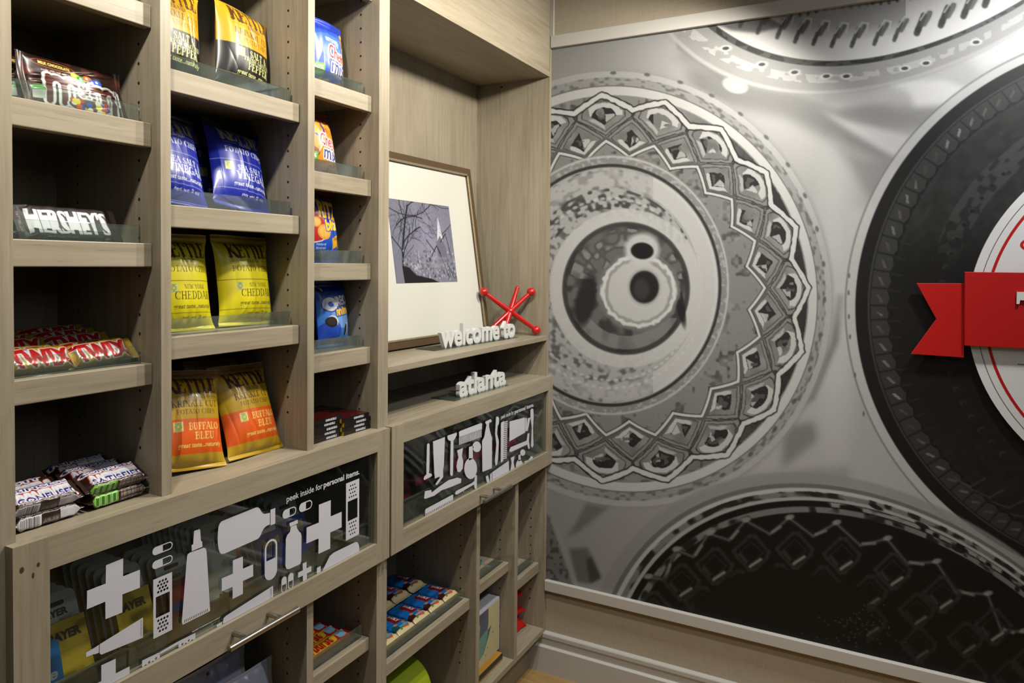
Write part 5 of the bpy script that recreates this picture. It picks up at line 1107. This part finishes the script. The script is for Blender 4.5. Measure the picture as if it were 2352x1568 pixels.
bb_ = MB().box(-.03, .03, -.010, .010, 0, .098, 0); bb_.box(-.03, .03, -.0103, -.010, 0, .034, 1); bb_.text('one', FRONT(-.0106) @ Matrix.Translation((.002, .045, 0)), .016, 2, shear=.2, bold=.03, width=.04, align='c')
o = bb_.build('small_carton', [SKY, BLUC, CARD]); o.rotation_euler = Euler((R(-14), 0, 0)); o.location = (.598, .046, .7615); tag(o, 'sky blue carton at the far left of the wide drawer', 'carton')
def bin_(x0, x1, y0, y1, h, label):
    t = .002; z = .7586; b = MB().box(x0, x1, y0, y0 + t, z, z + h).box(x0, x1, y1 - t, y1, z, z + h * .6).box(x0, x0 + t, y0 + t, y1 - t, z, z + h).box(x1 - t, x1, y0 + t, y1 - t, z, z + h)
    b.box(x0 - .003, x1 + .003, y0 - .003, y0 + .004, z + h, z + h + .003)
    tag(b.build('storage_bin', [FROST]), label, 'storage bin', 'frosted bins in the drawers')
for i, (x0, x1, h) in enumerate(((.577, .704, .060), (.708, .902, .066), (.906, 1.028, .068), (1.032, 1.128, .072), (1.132, 1.292, .074))):
    bin_(x0, x1, .010, .032, h, 'frosted plastic bin behind the glass of the wide drawer, %s from the left' % ('leftmost', 'second', 'third', 'fourth', 'fifth')[i] if i else 'frosted plastic bin behind the glass of the wide drawer, at its left end')
for i, (x0, x1, h) in enumerate(((1.404, 1.662, .084), (1.668, 1.945, .086), (1.951, 2.225, .088))):
    bin_(x0, x1, .010, .034, h, ('left', 'middle', 'right')[i] + ' frosted plastic bin behind the glass of the grooming drawer')
def pack(w, h, m, m2, tagc):
    a = Art(60, 100, (30, 24, 26), 2); base = {'red': (160, 18, 50), 'blue': (30, 80, 170), 'dark': (34, 28, 30)}[m]
    a.rect(0, 30, 60, 100, base); a.rect(0, 44, 60, 56, m2)
    if tagc: a.rr(12, 2, 48, 26, 5, (200, 200, 170)); a.ell(30, 10, 5, 2.5, (30, 30, 30))
    return pouch('toiletry_pouch', a, w, h, .018, len(TXT) + int(w * 1000), top=.2, bot=.05, nx=60, ny=80, wr=.004)
gR = 'toiletry pouches in the grooming drawer'; k = 0; proto = {}
rn = random.Random(8)
for cidx, (x, m, m2) in enumerate(((1.455, 'blue', (70, 120, 200)), (1.530, 'red', (120, 10, 30)), (1.625, 'dark', (170, 20, 60)), (1.725, 'dark', (150, 150, 160)), (1.830, 'red', (200, 60, 110)), (1.935, 'dark', (190, 30, 60)), (2.040, 'dark', (120, 20, 40)), (2.150, 'red', (210, 70, 130)))):
    p_ = pack(.078, .165, m, m2, cidx % 2 == 1)
    for j in range(4):
        o = p_ if j == 0 else copy_tree(p_)
        place(o, x + rn.uniform(-.004, .004), .062 + .030 * j, .7585, 16, 0, 0)
        nm = ('first', 'second', 'third', 'fourth', 'fifth', 'sixth', 'seventh', 'eighth')[cidx]
        tag(o, {'blue': 'blue', 'red': 'red', 'dark': 'dark'}[m] + ' toiletry pouch, ' + ('front of' if j == 0 else 'further back in') + ' the ' + nm + ' row from the left in the grooming drawer', 'toiletry pouch', gR)

# ------------------------------------------------------------------ the lower cubbies
SILV = vmat('silver_film', .32, .6, .2)
a = Art(100, 130, (176, 180, 204), 3); a.rect(0, 0, 100, 3, (196, 198, 210)); a.rect(92, 0, 100, 130, (160, 158, 146)); a.ell(50, 14, 2.2, 3, (20, 22, 26)); a.rect(10, 60, 90, 110, (196, 198, 216), op=.6)
for i, (x, y, z, lab) in enumerate(((.985, .060, .458, 'silver pouch with a hang hole, front one under the wide drawer'), (.948, .100, .490, 'silver pouch with a hang hole, second one under the wide drawer'), (.905, .142, .520, 'dim grey pouch, rearmost under the wide drawer'))):
    o = pouch('silver_pouch', a, .190, .150, .022, 80 + i, top=.04, bot=.04, nx=90, ny=100, wr=.004, m=SILV); place(o, x, y, z, 12, 0, -2); tag(o, lab, 'pouch', 'silver pouches under the wide drawer')
st = MB().box(.80, 1.085, .045, .195, .420, .4578).box(.80, 1.05, .088, .195, .458, .4898).box(.80, 1.01, .130, .195, .490, .5198).box(.80, 1.085, .045, .195, .1543, .42)
tag(st.build('stepped_riser', [mat('dark_riser_board', (44, 40, 34), .6)]), 'dark stepped riser holding the silver pouches', 'riser')
# chewy candy sticks
a = Art(185, 80, (204, 28, 20), 3); a.poly([(0, 44), (40, 26), (142, 22), (126, 50), (0, 56)], (246, 206, 40)); a.rect(0, 56, 130, 66, (244, 180, 30))
a.text('Starburst', 66, 47, 19, (196, 26, 24), width=106, bold=.05, shear=.15); a.ell(150, 36, 16, 14, (150, 200, 226)); a.line([(140, 34), (160, 34)], 1.6, (40, 110, 160)); a.line([(140, 40), (160, 40)], 1.6, (40, 110, 160)); a.rr(162, 40, 172, 62, 3, (236, 120, 30))
sb = wrapper('candy_stick', a, .178, .031, .019, 90, nu=160, nv=60, sq=5)
for i in range(6):
    o = sb if i == 0 else copy_tree(sb); place(o, 1.213, .066 + .0335 * i, .551, -12, 0, 0)
    tag(o, ('red and yellow candy stick, frontmost behind the acrylic lip', 'red and yellow candy stick, second from the front', 'red and yellow candy stick, third from the front', 'red and yellow candy stick, fourth from the front', 'red and yellow candy stick at the dim back of the row', 'red and yellow candy stick at the dim back of the row')[i], 'candy stick', 'red candy sticks under the drawer')
# snack bars lying front to back
def snackbar(teal):
    a = Art(130, 130, (24, 120, 206) if not teal else (20, 124, 210), 3); c2_ = (60, 20, 20) if not teal else (16, 78, 84)
    a.poly([(78, 0), (92, 30), (80, 50), (96, 66), (84, 90), (92, 130), (130, 130), (130, 0)], c2_)
    for px, py in ((84, 42), (90, 60), (84, 76), (80, 52)): a.ell(px, py, 5, 4, (214, 150, 70))
    a.rect(106, 0, 130, 130, (228, 208, 160)); a.ell(107, 50, 5, 6, (226, 200, 140)); a.ell(107, 66, 5, 6, (210, 90, 60)); a.ell(107, 78, 4, 5, (90, 140, 80))
    m = a.tmask('HOLY', 56, 66, 14, width=36, bold=.05); a.rr(32, 46, 82, 72, 3, (150, 20, 30)); a.put(m, (240, 240, 244)); a.ell(50, 30, 10, 6, (70, 30, 60))
    for i in range(3): a.line([(96 + 3 * i, 40), (96 + 3 * i, 74)], 1.4, (226, 214, 216) if not teal else (130, 210, 226))
    return wrapper('snack_bar', a, .128, .066, .022, 95 + teal, nu=140, nv=110, sq=4)
s0, s1 = snackbar(0), snackbar(1); used = set()
for i, (x, y, t_, dz, lab) in enumerate(((1.7365, .1085, 0, 0, 'blue, brown and cream snack bar at the right end of its shelf'), (1.666, .1085, 0, 0, 'blue, brown and cream snack bar second from the right end'), (1.5945, .1085, 0, 0, 'blue, brown and cream snack bar third from the right end'), (1.523, .1085, 1, 0, 'blue and teal snack bar beside the blue and brown ones'), (1.4515, .1085, 1, 0, 'blue and teal snack bar half hidden behind the stile'),
                                         (1.715, .216, 0, .0155, 'shadowed blue snack bar in the back row, rightmost'), (1.640, .216, 0, .0155, 'shadowed blue snack bar in the back row, middle'), (1.565, .216, 0, .0155, 'shadowed blue snack bar in the back row, left'))):
    p_ = (s0, s1)[t_]; o = p_ if t_ not in used else copy_tree(p_); used.add(t_)
    place(o, x, y, .452 + dz, 0, 0 if i < 5 else 0, -90 + rn.uniform(-2, 2)); tag(o, lab, 'snack bar', 'snack bars in the wide cubby')

tag(MB().box(1.40, 1.772, .170, .275, .4522, .4672).build('display_tray', [mat('brown_tray_board', (70, 52, 36), .7)]), 'low brown board raising the back row of snack bars', 'tray')
# yellow and green peanut packets
a = Art(100, 90, (238, 208, 30), 3); a.rect(0, 0, 14, 90, (20, 130, 60)); a.rect(86, 0, 100, 90, (20, 130, 60)); a.rr(34, 30, 66, 58, 4, (150, 130, 200)); a.line([(38, 40), (62, 40)], 2, (240, 240, 250)); a.line([(38, 48), (62, 48)], 2, (240, 240, 250))
a.ell(92, 44, 7, 10, (40, 130, 230)); a.ell(78, 44, 9, 14, (220, 150, 70)); a.ell(8, 44, 6, 9, (40, 130, 230)); a.ell(20, 44, 8, 11, (190, 120, 50))
pk = wrapper('peanut_packet', a, .105, .048, .022, 97, nu=110, nv=80)
for i, (x, y, z, lab) in enumerate(((1.872, .108, 0, 'yellow packet with green ends, front of the narrow cubby shelf'), (1.930, .130, .0, 'yellow packet with green ends, behind the front packet at right'), (1.872, .160, .023, 'yellow packet with green ends, top of the narrow cubby heap'), (1.925, .190, 0.0, 'yellow packet with green ends, at the dim back of the narrow cubby'), (1.874, .158, 0, 'yellow packet under the topmost one in the narrow cubby'))):
    o = pk if i == 0 else copy_tree(pk); place(o, x + .0, y, .471 + z, 0, 0, (-62, -66, -88, -90, -90)[i]); tag(o, lab, 'peanut packet', 'yellow peanut packets')
# dark green bottle, mostly behind the divider
b = MB(); prof = [(0, 0), (.027, 0), (.030, .004), (.030, .085), (.024, .105), (.012, .118), (.0115, .135), (.0135, .136), (.0135, .150), (0, .150)]; n = 28
b.add([(r * math.cos(2 * PI * j / n), r * math.sin(2 * PI * j / n), z) for r, z in prof for j in range(n)], [(i * n + j, i * n + (j + 1) % n, (i + 1) * n + (j + 1) % n, (i + 1) * n + j) for i in range(len(prof) - 1) for j in range(n)], 0, True)
o = b.build('green_bottle', [mat('dark_green_plastic', (12, 74, 52), .3)]); o.location = (2.1045, .150, .3863); tag(o, 'dark green bottle partly behind the divider in the right cubby', 'bottle')
# printed gift box standing on a yellow packet
a = Art(100, 90, (214, 206, 160), 3); a.poly([(14, 0), (86, 0), (70, 18), (62, 40), (76, 34), (66, 52), (52, 74), (36, 80), (32, 60), (26, 40), (16, 24)], (96, 104, 124)); a.poly([(36, 42), (66, 36), (60, 58), (48, 76), (38, 78)], (120, 164, 150))
a.poly([(30, 24), (40, 18), (38, 42), (28, 44)], (210, 202, 150)); a.poly([(66, 0), (90, 0), (78, 24), (66, 34)], (216, 208, 150)); a.poly([(16, 2), (60, 2), (50, 12), (22, 16)], (108, 80, 110))
for px, py in ((64, 70), (80, 50), (20, 78), (58, 80)): a.ell(px, py, 2.4, 1.8, (150, 150, 130))
gb = MB().box(1.812, 2.022, .052, .100, .1795, .352).build('gift_box', [mat('white_gift_box', (222, 222, 230), .5)]); tag(gb, 'white box with a cream and teal printed front in the narrow cubby', 'box')
x, z = np.meshgrid(np.linspace(1.815, 2.018, 100), np.linspace(.1825, .3445, 90))
link('printed_front', np_mesh('printed_front', np.stack([x, np.full_like(x, .0517), z], -1), quads(90, 100), a.grid(100, 90)), [vmat('cream_print', .5)], gb)
yb = MB().box(1.83, 2.005, .030, .105, .1543, .1793, 0).box(1.83, 2.005, .0297, .030, .1620, .1793, 1)
tag(yb.build('yellow_packet', [mat('amber_packet', (190, 140, 50), .5), DKP]), 'amber and black packet under the printed white box', 'packet')
# red pouches in the right cubby
a = Art(120, 80, (206, 16, 12), 3)
for px in (20, 44, 70, 96): a.ell(px, 12, 5, 9, (236, 120, 50))
a.ell(44, 30, 14, 8, (214, 150, 40)); m = a.tmask('Nut', 30, 46, 18, width=34, bold=.06); a.put(a.halo(m, 2), (60, 60, 150)); a.put(m, (226, 232, 244)); a.line([(58, 52), (92, 46)], 4, (200, 180, 200)); a.line([(50, 68), (80, 64)], 4, (190, 170, 180))
for i, (y, z, ln, lab) in enumerate(((.060, .1542, 62, 'red pouch with a pale logo, bottom of the pile in the right cubby'), (.068, .2070, 62, 'red pouch with a pale logo, middle of the pile in the right cubby'), (.078, .2600, 62, 'red pouch on top of the pile in the right cubby'))):
    o = pouch('red_pouch', a, .130, .190, .040, 110 + i, side=True, nx=70, ny=110, top=.05, bot=.05); place(o, 2.1505, y, z, ln, 0, 0); tag(o, lab, 'pouch', 'red pouches in the right cubby')
# lime rolled mat
b = MB(); n = 40; ax0, ax1, r, cy, cz = 1.400, 1.640, .088, .140, .2425; prof = [(ax0, .0), (ax0, r - .012), (ax0 + .004, r - .003), (ax0 + .012, r), (ax1 - .012, r), (ax1 - .004, r - .003), (ax1, r - .012), (ax1, 0)]
b.add([(x, cy + rr * math.cos(2 * PI * j / n), cz + rr * math.sin(2 * PI * j / n)) for x, rr in prof for j in range(n)], [(i * n + j, (i + 1) * n + j, (i + 1) * n + (j + 1) % n, i * n + (j + 1) % n) for i in range(len(prof) - 1) for j in range(n)], 0, True)
tag(b.build('foam_roller', [mat('lime_foam', (168, 190, 22), .5)]), 'lime green foam roll lying at the bottom of the wide cubby', 'roll')
